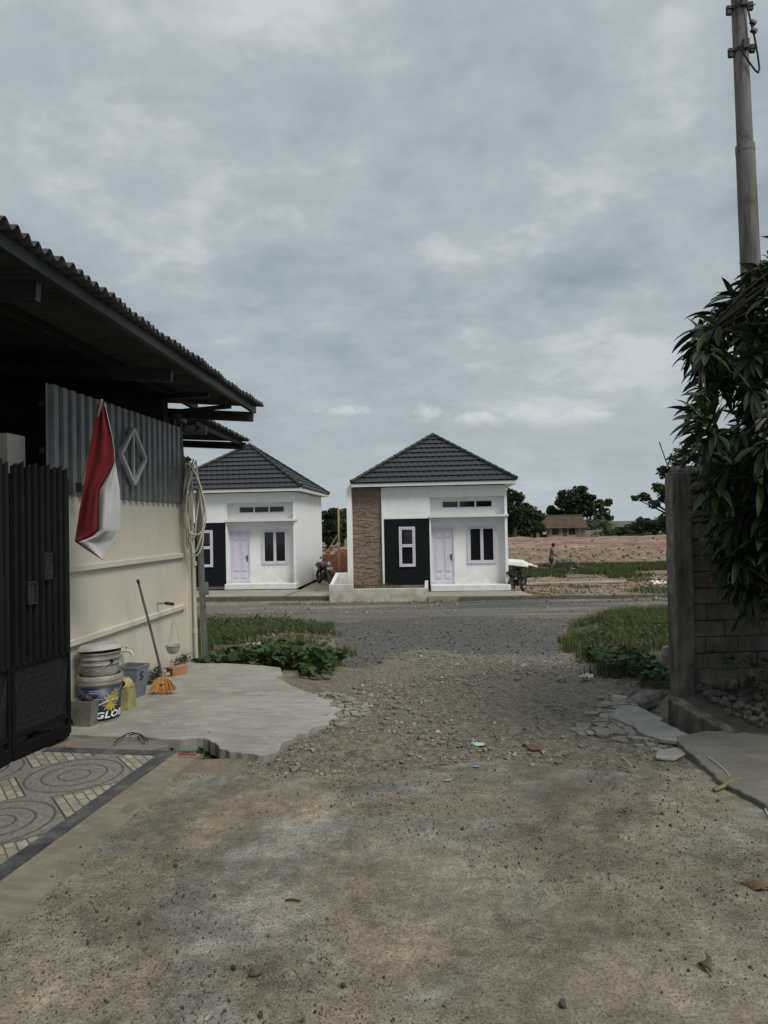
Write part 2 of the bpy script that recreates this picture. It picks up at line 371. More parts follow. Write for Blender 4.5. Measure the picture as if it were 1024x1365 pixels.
# low cumulus heads near the horizon
n4 = wnoise(tc.outputs['Generated'], 9, 6, .55, 0, (.35,0,.1), (1,1,2.6))
band = wmath('MULTIPLY', wmath('SUBTRACT', zz, .085, True), 25.0, True)
band2 = wmath('MULTIPLY', wmath('SUBTRACT', .185, zz, True), 22.0, True)
rx_ = wmath('DIVIDE', sx.outputs[0], wmath('MAXIMUM', sx.outputs[1], .05)); rz_ = wmath('DIVIDE', sx.outputs[2], wmath('MAXIMUM', sx.outputs[1], .05))
nq = wnoise(tc.outputs['Generated'], 22, 6, .6, 0, (.2,.4,.1), (1,1,1.6))
cum = None
for (dx_, dz_, w_, h_) in ((.060,.158,.050,.020),(.225,.155,.050,.019),(.285,.150,.05,.013),(.135,.148,.045,.014),(-.05,.165,.05,.01)):
    a_ = wmath('DIVIDE', wmath('SUBTRACT', rx_, dx_), w_); b_ = wmath('DIVIDE', wmath('SUBTRACT', rz_, dz_), h_)
    g_ = wmath('SUBTRACT', 1.0, wmath('ADD', wmath('MULTIPLY', a_, a_), wmath('MULTIPLY', b_, b_)))
    v_ = wmath('MULTIPLY', wmath('ADD', g_, wmath('MULTIPLY', wmath('SUBTRACT', nq, .55), 4.5)), 1.1, True)
    v_ = wmath('MULTIPLY', v_, wmath('MULTIPLY', wmath('ADD', wmath('SUBTRACT', rz_, dz_), h_*1.0), .75/h_, True))
    front = wmath('GREATER_THAN', sx.outputs[1], .3); v_ = wmath('MULTIPLY', v_, front)
    cum = v_ if cum is None else wmath('MAXIMUM', cum, v_)
def wmixc(f, a, b, mode='MIX'):
    nd = wn('ShaderNodeMix', data_type='RGBA', blend_type=mode)
    for i, q in ((0,f),(6,a),(7,b)):
        if isinstance(q, bpy.types.NodeSocket): L.new(q, nd.inputs[i])
        else: nd.inputs[i].default_value = (*q,1) if isinstance(q, tuple) else q
    return nd.outputs[2]
# haze toward the horizon evens the cloud out; a cloudy sky brightens toward the zenith
hz = wmath('MULTIPLY', wmath('SUBTRACT', .30, zz, True), 3.2, True)
cl = wmixc(wmath('MULTIPLY', hz, .8), rp.outputs[0], (2.85/5,3.25/5,3.45/5))
cl = wmixc(wmath('MULTIPLY', cum, .8), cl, (4.0/5,4.25/5,4.35/5))
zen = wmath('ADD', wmath('MULTIPLY', wmath('MULTIPLY', wmath('SUBTRACT', zz, .62, True), 4.0, True), 4.5), 5.0)
zv = wn('ShaderNodeVectorMath', operation='SCALE'); L.new(cl, zv.inputs[0]); L.new(zen, zv.inputs['Scale'])
fin = wmixc(.96, sky.outputs[0], zv.outputs[0])
L.new(fin, bg.inputs['Color'])
ld = bpy.data.lights.new('sun', 'SUN'); ld.energy = 1.5; ld.angle = R(22); ld.color = (1, .95, .87)
lo = bpy.data.objects.new('sun', ld); COL.objects.link(lo)
sd = Vector((math.sin(SUN_AZ)*math.cos(SUN_EL), math.cos(SUN_AZ)*math.cos(SUN_EL), math.sin(SUN_EL)))
lo.rotation_euler = sd.to_track_quat('Z', 'Y').to_euler(); lo.location = (0,0,30)
# ================================================================== ground sheet
YB = [-50, 7, 9, 12, 15, 18, 22, 24.5, 30, 40, 46, 56, 70, 78, 86, 100, 130, 300, 3000]
ZB = [0, 0, -.20, -.50, -.72, -.90, -1.05, -1.12, -1.17, -1.37, -1.36, -.95, -.36, -.27, -.6, -1.4, -1.6, -2.4, -4]
XLY = [7.4, 8.2, 10, 13, 16, 17.6, 18.8, 19.6]; XLX = [-1.1, -.62, -.75, -.95, -1.35, -2.1, -4.0, -8.0]
XRY = [6.3, 7, 8.5, 10, 13, 15.5, 17.2, 18.2, 18.8]; XRX = [1.75, 1.95, 2.25, 2.55, 3.25, 4.1, 5.2, 7.5, 12.0]
def gz(x, y, fine=True):
    x = np.asarray(x, float); y = np.asarray(y, float)
    z = np.interp(y, YB, ZB)
    # rough fill, clay field and mounds
    far = sstep(27, 34, y)*(1-sstep(95, 130, y))
    z = z + far*((fbm(x*.5, y*.5, 4, 3)-.5)*.35)
    z = z + sstep(8.3,9.5,y)*(1-sstep(16,18,y))*sstep(.1,.8,np.maximum(np.interp(y,XLY,XLX)-x, x-np.interp(y,XRY,XRX)))*(fbm(x*1.6,y*1.6,4,77)-.35)*.16 + sstep(44, 50, y)*(1-sstep(74, 84, y))*((fbm(x*.35, y*.4, 5, 9)-.5)*.9)
    z = z + sstep(15, 18, y)*(1-sstep(23.5, 26, y))*((fbm(x*.22, y*1.7, 4, 5)-.5)*.10)
    # earth hump at the left verge
    z = z + (.16)*np.exp(-(((x+1.75)/1.1)**2 + ((y-12.6)/1.7)**2)) + .12*np.exp(-(((x+2.9)/.9)**2 + ((y-10.2)/1.0)**2))
    # verge on the right
    z = z + .14*sstep(0, 1.2, x-np.interp(y, XRY, XRX))*sstep(6.5, 8, y)*(1-sstep(17, 19, y))
    # washed-out hole in front of the landing slab
    z = z - .13*np.exp(-((((x+1.42)/.42)**2)**1.5 + ((y-5.03)/.13)**2))
    # drain by the block wall
    z = z - .16*np.exp(-(((x-2.35)/.16)**2 + (((y-6.0)/.8)**2)**2))
    if fine:
        rub = zone_rub(x, y)
        z = z + rub*((fbm(x*7, y*7, 4, 21)-.5)*.06 - .012)
        z = z + zone_grav(x, y)*((fbm(x*5, y*5, 3, 31)-.5)*.035)
        z = z + (1-rub)*(fbm(x*2.2, y*2.2, 3, 41)-.5)*.012
        z = z + sstep(2.55, 2.9, x)*(1-sstep(6.3, 7, y))*sstep(4.9, 5.3, y)*(fbm(x*6, y*6, 4, 51)-.35)*.12
    return z
def corr(x, y, soft=.35):
    xl = np.interp(y, XLY, XLX); xr = np.interp(y, XRY, XRX)
    return sstep(-soft, soft, x-xl)*sstep(-soft, soft, xr-x)
def zone_conc(x, y): return 1-sstep(4.40, 4.72, y + (fbm(x*1.3, y*1.3, 3, 61)-.5)*.5 + .05*np.clip(x,0,3))
def zone_rub(x, y): return (1-zone_conc(x, y))*(1-sstep(7.0, 10.6, y+(fbm(x*1.1, y*.8, 3, 71)-.5)*2.6-1.7*np.exp(-((x-.45)/.55)**2)))*sstep(-1.2,-.8,x)*(1-sstep(2.3, 2.6, x))
def zone_grav(x, y): return sstep(7.2, 10.6, y+(fbm(x*1.1, y*.8, 3, 71)-.5)*2.6-1.7*np.exp(-((x-.45)/.55)**2))*(1-sstep(17.0, 19.6, y+(fbm(x*.5,y*.5,3,73)-.5)*2))*corr(x, y)
def zone_road(x, y): return sstep(16.8, 19.6, y+(fbm(x*.5,y*.5,3,73)-.5)*2)*(1-sstep(23.6, 24.2, y))
def zone_clay(x, y): return sstep(42, 47, y+(fbm(x*.2, y*.2, 3, 81)-.5)*6)*(1-sstep(78, 84, y))
def zone_soil(x, y): return sstep(2.45, 2.75, x)*sstep(4.9, 5.3, y)*(1-sstep(7.5, 8.5, y))
def zone_green(x, y):
    nb_ = (fbm(x*1.3,y*1.1,4,78)-.5)*1.3
    left = (1-sstep(-.25,.25, x+nb_*.8-np.interp(y, XLY, XLX)))*sstep(8.0,8.5,y)*(1-sstep(18.3, 19.3, y))
    right = sstep(-.2,.3, x+nb_-np.interp(y, XRY, XRX))*sstep(6.6,7.4,y)*(1-sstep(17.2, 18.6, y))
    far = .75*(fbm(x*.8,y*.8,3,79)>.42)*sstep(33, 35, y)*(1-sstep(43, 46, y))*sstep(5, 8, x)
    back = sstep(86, 95, y)
    return np.clip(left+right+far+back, 0, 1)
ys = [-4.0]
while ys[-1] < 1.4: ys.append(ys[-1]+.12)
while ys[-1] < 90: ys.append(ys[-1]+max(.032, ys[-1]*.0085))
while ys[-1] < 2600: ys.append(ys[-1]+ys[-1]*.05)
xp = [0.0]
while xp[-1] < 2.9: xp.append(xp[-1]+.034)
while xp[-1] < 2600: xp.append(xp[-1]+max(.034, xp[-1]*.03))
xs = np.array([-q for q in xp[:0:-1]]+xp); ys = np.array(ys)
XX, YY = np.meshgrid(xs, ys); ZZ = gz(XX, YY)
nx, ny = len(xs), len(ys)
def gridmesh(name, XX, YY, ZZ, mat, attrs={}):
    ny, nx = XX.shape
    me = bpy.data.meshes.new(name)
    me.vertices.add(nx*ny); me.vertices.foreach_set('co', np.stack([XX,YY,ZZ], -1).astype(np.float32).ravel())
    i = np.arange(ny-1)[:,None]*nx + np.arange(nx-1)[None,:]
    q = np.stack([i, i+1, i+nx+1, i+nx], -1).reshape(-1)
    nf = (ny-1)*(nx-1)
    me.loops.add(nf*4); me.loops.foreach_set('vertex_index', q.astype(np.int32))
    me.polygons.add(nf); me.polygons.foreach_set('loop_start', np.arange(0, nf*4, 4, dtype=np.int32)); me.polygons.foreach_set('loop_total', np.full(nf, 4, np.int32))
    me.polygons.foreach_set('use_smooth', np.ones(nf, bool)); me.update(calc_edges=True); me.validate()
    for k_, a in attrs.items():
        at = me.attributes.new(k_, 'FLOAT', 'POINT'); at.data.foreach_set('value', a.astype(np.float32).ravel())
    me.materials.append(mat); o = bpy.data.objects.new(name, me); COL.objects.link(o); return o
k = NT('village_ground')
n1 = k.noise(.9, 9, .62); n2 = k.noise(3.3, 9, .66, None, .4); n3 = k.noise(17, 7, .65); n4 = k.noise(85, 4, .6)
edge = k.math('MULTIPLY', k.math('SUBTRACT', k.noise(2.6, 8, .7), .5), 1.1)
def zmask(a, w=.12):
    return k.mrange(k.math('ADD', k.attr(a), edge), .5-w, .5+w)
# tan subsoil
soil = k.ramp(n2, [(.3,(.10,.082,.058)),(.55,(.185,.152,.108)),(.75,(.26,.215,.155))])
soil = k.mix(k.mrange(n3, .45, .7, 0, .6), soil, (.15,.13,.10))
fy_ = k.sep()[1]; soil = k.mix(k.math('MULTIPLY', k.mrange(fy_, 23.5, 25), .8), soil, k.ramp(k.noise(1.1,9,.75), [(.35,(.09,.062,.040)),(.5,(.20,.135,.085)),(.65,(.29,.225,.155))]))
# worn concrete road under dust
conc = k.ramp(n1, [(.34,(.115,.088,.059)),(.45,(.175,.141,.099)),(.55,(.225,.188,.136)),(.68,(.29,.252,.190))])
grey = k.mrange(k.noise(.62, 8, .62, None, 1.0), .50, .56)
conc = k.mix(k.math('MULTIPLY', grey, .8), conc, k.ramp(n2, [(.3,(.125,.118,.100)),(.5,(.19,.182,.158)),(.7,(.27,.262,.232))]))
conc = k.mix(k.mrange(k.noise(.9, 8, .68, None, 1.6), .55, .62, 0, .6), conc, (.095,.074,.050))
conc = k.mix(k.mrange(k.noise(1.9, 8, .70, None, .8), .60, .66, 0, .7), conc, (.30,.292,.262))
big = k.noise(.55, 5, .6, None, .6)
conc = k.mix(1.0, conc, k.mrange(big, .38, .60, .66, 1.10), 'MULTIPLY')
conc = k.mix(1.0, conc, k.mrange(k.noise(1.4, 9, .72, None, .5), .36, .64, .74, 1.26), 'MULTIPLY')
conc = k.mix(1.0, conc, k.mrange(k.noise(6, 9, .75), .36, .64, .70, 1.28), 'MULTIPLY')
conc = k.mix(1.0, conc, k.mrange(n3, .36, .64, .80, 1.20), 'MULTIPLY')
conc = k.mix(1.0, conc, k.mrange(n4, .36, .64, 1.22, .74), 'MULTIPLY')
conc = k.mix(k.mrange(n4, .58, .64, 0, .7), conc, (.055,.046,.035))
conc = k.mix(k.mrange(k.noise(160, 3, .6), .58, .65, 0, .7), conc, (.33,.305,.25))
# faint worn cracks
vo = k.node('ShaderNodeTexVoronoi', Scale=.75, _feature='DISTANCE_TO_EDGE'); vv = k.node('ShaderNodeVectorMath', _operation='ADD'); k.l.new(k.tc.outputs['Object'], vv.inputs[0])
vs_ = k.node('ShaderNodeVectorMath', _operation='SCALE'); k.l.new(k.noise(3.0, 6, .7, None, 0, 1), vs_.inputs[0]); vs_.inputs['Scale'].default_value = .55; k.l.new(vs_.outputs[0], vv.inputs[1]); k.l.new(vv.outputs[0], vo.inputs['Vector'])
crk = k.math('MULTIPLY', k.mrange(vo.outputs['Distance'], .006, .0), k.mrange(k.noise(.8,3,.5), .52, .60))
conc = k.mix(k.math('MULTIPLY', crk, .7), conc, (.05,.042,.032))
rub = k.ramp(n3, [(.32,(.050,.040,.029)),(.5,(.15,.124,.09)),(.70,(.25,.214,.16))])
rub = k.mix(k.mrange(n4, .52, .66, 0, .7), rub, (.25,.225,.175))
rub = k.mix(k.mrange(k.noise(48, 5, .7), .5, .6, 0, .7), rub, (.030,.025,.018))  # dark specks paint the shadows between chips into the rubble colour
grav = k.ramp(n4, [(.34,(.024,.022,.020)),(.5,(.066,.060,.052)),(.66,(.16,.148,.128))])
grav = k.mix(k.mrange(n2, .50, .68, 0, .7), grav, (.135,.112,.080)); grav = k.mix(k.mrange(k.noise(30,4), .62, .72, 0, .7), grav, (.28,.26,.22))
mp = k.node('ShaderNodeMapping'); k.l.new(k.tc.outputs['Object'], mp.inputs[0]); mp.inputs['Scale'].default_value = (.12, 1.15, 1)
nr = k.noise(1.1, 7, .6, mp.outputs[0]); road = k.ramp(nr, [(.36,(.048,.045,.040)),(.48,(.095,.086,.070)),(.56,(.13,.115,.088)),(.68,(.24,.205,.15))])
road = k.mix(k.mrange(n3, .45, .7, 0, .5), road, (.12,.108,.088))
mp2 = k.node('ShaderNodeMapping'); k.l.new(k.tc.outputs['Object'], mp2.inputs[0]); mp2.inputs['Scale'].default_value = (.16, .55, 1)
nc = k.noise(1.2, 10, .74, mp2.outputs[0]); clay = k.ramp(nc, [(.34,(.10,.066,.046)),(.46,(.19,.118,.082)),(.54,(.26,.165,.118)),(.68,(.33,.24,.185))])
yy = k.sep()[1]; clay = k.mix(k.mrange(k.math('ADD', yy, k.math('MULTIPLY', k.noise(.25,6,.7), 22)), 72, 60), clay, k.ramp(k.noise(1.6,9,.75), [(.35,(.07,.050,.032)),(.5,(.19,.128,.080)),(.62,(.28,.205,.135))]))
clay = k.mix(k.mrange(k.noise(1.8, 9, .75), .50, .6, 0, .7), clay, (.08,.055,.038))
dark = k.ramp(n2, [(.3,(.030,.026,.020)),(.7,(.085,.073,.055))])
green = k.ramp(n3, [(.3,(.040,.050,.020)),(.5,(.075,.075,.035)),(.7,(.15,.125,.075))])
col = k.mix(zmask('z_clay'), soil, clay); col = k.mix(zmask('z_green'), col, green); col = k.mix(zmask('z_road'), col, road)
col = k.mix(zmask('z_grav'), col, grav); col = k.mix(zmask('z_rub'), col, rub); col = k.mix(zmask('z_soil'), col, dark); col = k.mix(zmask('z_conc', .05), col, conc)
b1 = k.bump(n3, .6, .025); b2 = k.bump(n4, .6, .008, b1)
M['ground'] = k.fin(col, .93, b2)
ground = gridmesh('ground', XX, YY, ZZ, M['ground'], dict(z_conc=zone_conc(XX,YY), z_rub=zone_rub(XX,YY), z_grav=zone_grav(XX,YY), z_road=zone_road(XX,YY), z_clay=zone_clay(XX,YY), z_soil=zone_soil(XX,YY), z_green=zone_green(XX,YY)))
tag(ground, kind='structure')
def gzz(x, y): return float(gz(np.array([x]), np.array([y]))[0])
# ------------------------------------------------------------------ concrete landing slab beside the cream wall
pp = [(262,884),(300,884),(340,886),(374,889),(377,897),(370,902),(384,909),(400,916),(412,921),(424,922),(430,928),(444,929),(440,936),(456,940),(446,946),(452,951),(436,955),(438,961),(418,964),(412,972),(396,974),(390,981),(378,984),(374,990),(366,1000),(352,1003),(338,1002),(322,1001),(306,1000),(292,996),(287,989),(278,985),(262,983),(240,985),(214,984),(190,981),(160,981),(120,980),(98,978)]
TS = .045
poly = [atZ(x, y, TS) for x, y in pp] + [Vector((-2.72,5.3,0)), Vector((-2.42,8.15,0))]
poly = [(p.x, p.y) for p in poly]
def jag(poly, n=4, amp=.018, frm=0, to=None):
    out = []; m = len(poly); to = m if to is None else to
    for i in range(m):
        a = Vector(poly[i]); b = Vector(poly[(i+1)%m]); out.append(tuple(a))
        if frm <= i < to:
            d = b-a; pn = Vector((-d.y, d.x)).normalized() if d.length > 1e-6 else Vector((0,0))
            for j in range(1, n):
                q = a+d*(j/n)+pn*random.uniform(-amp, amp); out.append((q.x, q.y))
    return out
poly = jag(poly, 2, .016, 3, 32)
mb = MB(); mb.prism(poly, -.06, [float(np.interp(p[0], [-1.35,-.5], [TS,.018])) for p in poly])
slab = tag(mb.build('concrete_landing', M['slab'], bevel=.006), kind='structure')
# lower broken lip in front of it
pl = [atZ(x, y, .0) for x, y in [(284,986),(300,983),(330,982),(368,984),(374,990),(368,1003),(350,1008),(330,1009),(308,1006),(294,1003),(288,995)]]
mb = MB(); mb.prism(jag([(p.x,p.y) for p in pl], 2, .01), -.1, .012); tag(mb.build('landing_lip', M['slab_side'], bevel=.004), kind='structure')
# strip of soft concrete between the landing and the porch
pl = [atZ(x, y, .02) for x, y in [(88,990),(100,981),(130,984),(180,985),(214,987),(226,993),(200,999),(150,998),(84,999)]]
mb = MB(); mb.prism(jag([(p.x,p.y) for p in pl], 4, .008), -.05, .018); tag(mb.build('landing_step', M['slab_side'], bevel=.004), kind='structure')
# cracks running in from the broken right end
# ------------------------------------------------------------------ tiled porch in front of the gate
PR = -math.atan2(.152, .988); PO = Vector((-1.50, 4.91, 0))
k = NT('porch_mosaic_tile'); o = k.sep(); s = .72
u = k.math('DIVIDE', k.math('ADD', o[0], .82), s); v = k.math('DIVIDE', k.math('ADD', o[1], .14), s)
fu = k.math('SUBTRACT', k.math('SUBTRACT', u, k.math('FLOOR', u)), .5); fv = k.math('SUBTRACT', k.math('SUBTRACT', v, k.math('FLOOR', v)), .5)
r = k.math('SQRT', k.math('ADD', k.math('MULTIPLY', fu, fu), k.math('MULTIPLY', fv, fv)))
ang = k.math('ARCTAN2', fu, fv)
l1 = k.math('ADD', k.math('ABSOLUTE', fu), k.math('ABSOLUTE', fv))
inoct = k.math('LESS_THAN', l1, .62)
ring = k.math('ABSOLUTE', k.math('SUBTRACT', k.math('FRACT', k.math('MULTIPLY', r, 7.4)), .5))
ringl = k.math('GREATER_THAN', ring, .42)
seg = k.math('GREATER_THAN', k.math('ABSOLUTE', k.math('SUBTRACT', k.math('FRACT', k.math('MULTIPLY', ang, k.math('ADD', 3.0, k.math('MULTIPLY', k.math('FLOOR', k.math('MULTIPLY', r, 14.8)), 1.59)))), .5)), .44)
stone = k.ramp(k.noise(38, 6, .7), [(.3,(.10,.096,.085)),(.55,(.20,.192,.17)),(.75,(.29,.28,.245))])
stone = k.mix(k.math('MULTIPLY', k.math('MAXIMUM', ringl, k.math('MULTIPLY', seg, .5)), .75), stone, (.045,.043,.038))
mpp = k.node('ShaderNodeMapping'); k.l.new(k.tc.outputs['Object'], mpp.inputs[0]); mpp.inputs['Rotation'].default_value = (0,0,R(45)); 
bt = k.node('ShaderNodeTexBrick', Scale=4.6, Mortar__Size=.035); k.l.new(mpp.outputs[0], bt.inputs['Vector'])
bt.inputs['Mortar Size'].default_value = .022; bt.inputs['Color1'].default_value = (.36,.33,.27,1); bt.inputs['Color2'].default_value = (.25,.225,.18,1); bt.inputs['Mortar'].default_value = (.09,.08,.062,1)
crm = k.mix(k.mrange(k.noise(9,7,.7), .45, .7, 0, .8), bt.outputs[0], (.15,.135,.105))
octl = k.math('LESS_THAN', k.math('ABSOLUTE', k.math('SUBTRACT', l1, .62)), .012)
c = k.mix(inoct, crm, stone); c = k.mix(octl, c, (.06,.055,.045)); c = k.mix(k.mrange(k.noise(2.2,7,.65), .5, .75, 0, .7), c, (.17,.15,.115))
M['mosaic'] = k.fin(c, .62, k.bump(k.noise(60,4), .3, .003))
k = NT('dark_border_tile'); c = k.ramp(k.noise(5,8,.7), [(.3,(.022,.023,.025)),(.5,(.06,.062,.065)),(.72,(.17,.16,.14))]); oo = k.sep()
M['border'] = k.fin(k.mix(k.mrange(k.noise(3,6,.6,None,2), .55,.72,0,.7), c, (.12,.11,.09)), .5, k.bump(k.noise(30,4), .2, .003))
porch = thing('porch_floor', PO, None, None, None, PR); porch['kind'] = 'structure'
mb = MB(); mb.box(-1.5, -.100, -7, -.097, -.04, .020); mb.build('mosaic_tiles', M['mosaic'], porch, local=True)
mb = MB()
for i in range(18): mb.box(-.098, 0, -.40*(i+1)+.0015, -.40*i-(.0015 if i else 0), -.04, .024)
for i in range(4): mb.box(-.098-.22*(i+1), -.0995-.22*i, -.095, 0, -.04, .024)
mb.build('dark_tile_border', M['border'], porch, local=True)
mb = MB(); mb.box(-1.6, -.981, -.095, 0, -.04, .017)
edgeP = [(0,.0)]+[(.150+.035*vnoise(i*.45,0,3)+.006*min(i,16)+.012*random.random(), -.09*i+.02) for i in range(80)]+[(0,-7)]
mb.prism([(x,y) for x,y in edgeP], -.04, [.016]+[.001]*80+[.016])
mb.build('porch_edging', M['strip'], porch, local=True)
# ------------------------------------------------------------------ right-hand slab and drain kerb
pl = [atZ(x, y, .035) for x, y in [(902,981),(934,975),(972,973),(1012,979),(1100,1000),(1200,1100),(1075,1078),(1020,1072),(985,1052),(960,1040),(948,1028),(934,1018),(922,1004),(908,992)]]
mb = MB(); mb.prism(jag([(p.x,p.y) for p in pl], 4, .012), -.08, .035); tag(mb.build('side_landing', M['slab_side'], bevel=.006), kind='structure')
# ================================================================== the two new houses
def roof_slope(mb, A, B, C, rows=10, pitch=.235, amp=.018, step=.045):
    # triangle A,B (eave) - C (apex): overlapping pressed tile courses
    A, B, C = Vector(A), Vector(B), Vector(C); e = (B-A); Lh = e.length; e = e/Lh
    ft = (C-A).dot(e); foot = A+e*ft; up = (C-foot); Hh = up.length; up = up/Hh; n = e.cross(up).normalized()
    if n.z < 0: n = -n
    lo = lambda t: ft*t/Hh; hi = lambda t: Lh-(Lh-ft)*t/Hh
    prof = lambda x: amp*(abs(math.sin(PI*x/pitch))**.7)
    for r in range(rows):
        t0 = Hh*r/rows; t1 = Hh*(r+1)/rows
        a0, b0, a1, b1 = lo(t0), hi(t0), lo(t1), hi(t1)
        xs_ = []; x = a0
        while x < b0: xs_.append(x); x += pitch/8
        xs_.append(b0)
        off = (pitch/2 if r % 2 else 0)
        vs = []; fs = []
        for x in xs_:
            x1 = min(max(x, a1), b1); w_ = prof(x+off)
            vs.append(A+e*x+up*(t0-.012)+n*(-.01)); vs.append(A+e*x+up*(t0-.012)+n*(step+w_)); vs.append(A+e*x1+up*(t1)+n*(.004+prof(x1+off)*.6))
        for i in range(len(xs_)-1): fs.append((3*i,3*i+3,3*i+4,3*i+1)); fs.append((3*i+1,3*i+4,3*i+5,3*i+2))
        mb.add(vs, fs)
def make_house(loc, rz, label, full=True):
    # local frame: x along the street front (0..6), y into the plot, z above the road-side base; z = 0 is the floor
    h = thing('small_house', loc, label, 'house', 'small white new houses', rz)
    B = lambda: MB()
    W, D, ZT = 6.0, 6.3, 3.62-.06
    ZE = 3.62; RC = .34          # eave height, recess depth
    mb = B()
    mb.box(1.385, 3.09, .10, D-.15, -.32, ZE-.02)                 # front bay body
    mb.box(.19, 1.37, .14, D-.15, -.32, ZE-.02)
    mb.box(1.37, 1.385, .14, D-.15, -.32, ZE-.02)
    mb.box(3.10, W, RC, D, -.32, ZE-.02)                          # entrance part
    mb.box(W-.10, W, 0, RC, -.32, ZE-.02)                         # return wall at the right end
    mb.box(3.10, W-.10, .0, RC, ZE-.42, ZE-.02)                   # beam above the niche
    mb.box(1.385, 3.10, .0, .10, 2.44, ZE-.02)                    # white band above the dark bay
    mb.box(3.10, 3.16, .0, RC, -.32, 2.40); mb.box(3.10, 3.14, .0, RC, 2.515, ZE-.42)
    mb.box(1.31, 1.385, -.03, .14, -.20, ZE-.02)                  # slim white pilaster
    mb.build('wall', M['house_white'], h, local=True, bevel=.004)
    mb = B(); mb.box(.0, .19, -.12, D, -.32, 3.86 if full else 3.4); f = mb.build('side_wall_fin', M['house_white'], h, local=True, bevel=.004)
    mb = B(); mb.box(1.385+.002, 3.16, -.045 if 0 else -.012, .10, 2.40, 2.455)
    mb.box(3.16, W+.03, -.10, RC, 2.42, 2.515); mb.box(3.10, 3.16, -.10, 0, 2.42, 2.515)
    mb.build('canopy_slab', M['white_trim'], h, local=True, bevel=.004)
    mb = B(); mb.box(1.388, 3.095, .012, .10, -.2, 2.40); mb.box(3.095, 3.099, .012, RC, -.2, 2.40); mb.build('dark_front_panel', M['anthracite'], h, local=True)
    # stone cladding strip of stacked split stones
    if full:
        mb = B(); z = -.2; j = 0
        while z < ZE-.06:
            x = .195 - random.uniform(0,.1); 
            while x < 1.30:
                w_ = random.uniform(.14,.26); x0 = max(x,.195); x1 = min(x+w_,1.305)
                if x1-x0 > .02: mb.box(x0+.002, x1-.002, .14-random.uniform(.02,.06), .145, z+.002, z+.052)
                x += w_
            z += .055; j += 1
        mb.build('stone_cladding', M['cladding'], h, local=True)
    # plinth step with three facing tiles
    mb = B()
    for a in range(5): mb.box(3.12+a*.586+.003, 3.12+(a+1)*.586-.003, -.30, RC, -.30, -.10 if a < 9 else -.1)
    mb.box(3.12, W-.0, -.262, RC, -.32, -.093)
    mb.build('entrance_step', M['white_trim'], h, local=True, bevel=.004)
    # door
    dx0, dx1 = 3.21, 3.97; dz0, dz1 = -.06, 2.00
    mb = B(); y = RC
    mb.box(dx0-.07, dx0, y-.045, y+.02, dz0, dz1+.07); mb.box(dx1, dx1+.07, y-.045, y+.02, dz0, dz1+.07); mb.box(dx0, dx1, y-.045, y+.02, dz1, dz1+.07)
    df = mb.build('door_frame', M['window_frame'], h, local=True, bevel=.004)
    mb = B(); mb.box(dx0+.004, dx1-.004, y-.012, y+.02, dz0+.01, dz1-.004)
    wx = dx1-dx0
    for i in (0,1):
        xa = dx0+.09+i*(wx/2-.03); xb = xa+wx/2-.14
        for za, zb in ((.10,.30),(.38,1.58),(1.66,1.90)):
            mb.box(xa, xb, y-.030, y-.012, za, zb); mb.box(xa+.035, xb-.035, y-.040, y-.030, za+.035, zb-.035)
    dr = mb.build('door', M['lilac'], h, local=True, bevel=.006)
    mb = B(); mb.obox((dx1-.07, y-.035, .92), (.045,.02,.24)); mb.tube([(dx1-.07,y-.04,.97),(dx1-.07,y-.085,.97),(dx1-.17,y-.085,.97)], .011, 8); mb.build('handle', M['black_plastic'], dr, local=True)
    def window(x0, x1, z0, z1, yf, panes, fr=.07, outer=.06, mat='window_frame'):
        mb = B(); yb = yf
        mb.box(x0, x0+outer, yb-.05, yb+.01, z0, z1); mb.box(x1-outer, x1, yb-.05, yb+.01, z0, z1)
        mb.box(x0+outer, x1-outer, yb-.05, yb+.01, z1-outer, z1); mb.box(x0+outer, x1-outer, yb-.05, yb+.01, z0, z0+outer)
        xin0, xin1, zin0, zin1 = x0+outer, x1-outer, z0+outer, z1-outer
        for (a0,a1,c0,c1) in panes:    # sash bars round each pane
            A0 = xin0+(xin1-xin0)*a0; A1 = xin0+(xin1-xin0)*a1; C0 = zin0+(zin1-zin0)*c0; C1 = zin0+(zin1-zin0)*c1
            mb.box(A0+.004, A0+fr, yb-.04, yb+.01, C0+.004, C1-.004); mb.box(A1-fr, A1-.004, yb-.04, yb+.01, C0+.004, C1-.004)
            mb.box(A0+fr, A1-fr, yb-.04, yb+.01, C0+.004, C0+fr); mb.box(A0+fr, A1-fr, yb-.04, yb+.01, C1-fr, C1-.004)
        wn_ = mb.build('window', M[mat], h, local=True, bevel=.003)
        for (a0,a1,c0,c1) in panes:
            A0 = xin0+(xin1-xin0)*a0; A1 = xin0+(xin1-xin0)*a1; C0 = zin0+(zin1-zin0)*c0; C1 = zin0+(zin1-zin0)*c1
            mb = B(); mb.box(A0+fr, A1-fr, yb-.012, yb+.005, C0+fr, C1-fr); mb.build('pane', M['dark_glass'], wn_, local=True)
        return wn_
    window(4.52, 5.60, .67, 2.09, RC, [(0,.5,0,1),(.5,1,0,1)], .055)
    window(1.95, 2.56, .60, 2.10, .012, [(0,1,0,.53),(0,1,.53,1)], .055, .05, 'window_frame')
    # row of three vents high in the niche
    mb = B(); y = RC; z0, z1, x0 = 2.81, 3.02, 3.62; vw, gp = .57, .06
    mb.box(x0-.04, x0+3*vw+2*gp+.04, y-.03, y+.01, z0-.03, z0); mb.box(x0-.04, x0+3*vw+2*gp+.04, y-.03, y+.01, z1, z1+.03)
    mb.box(x0-.04, x0, y-.03, y+.01, z0, z1); mb.box(x0+3*vw+2*gp, x0+3*vw+2*gp+.04, y-.03, y+.01, z0, z1)
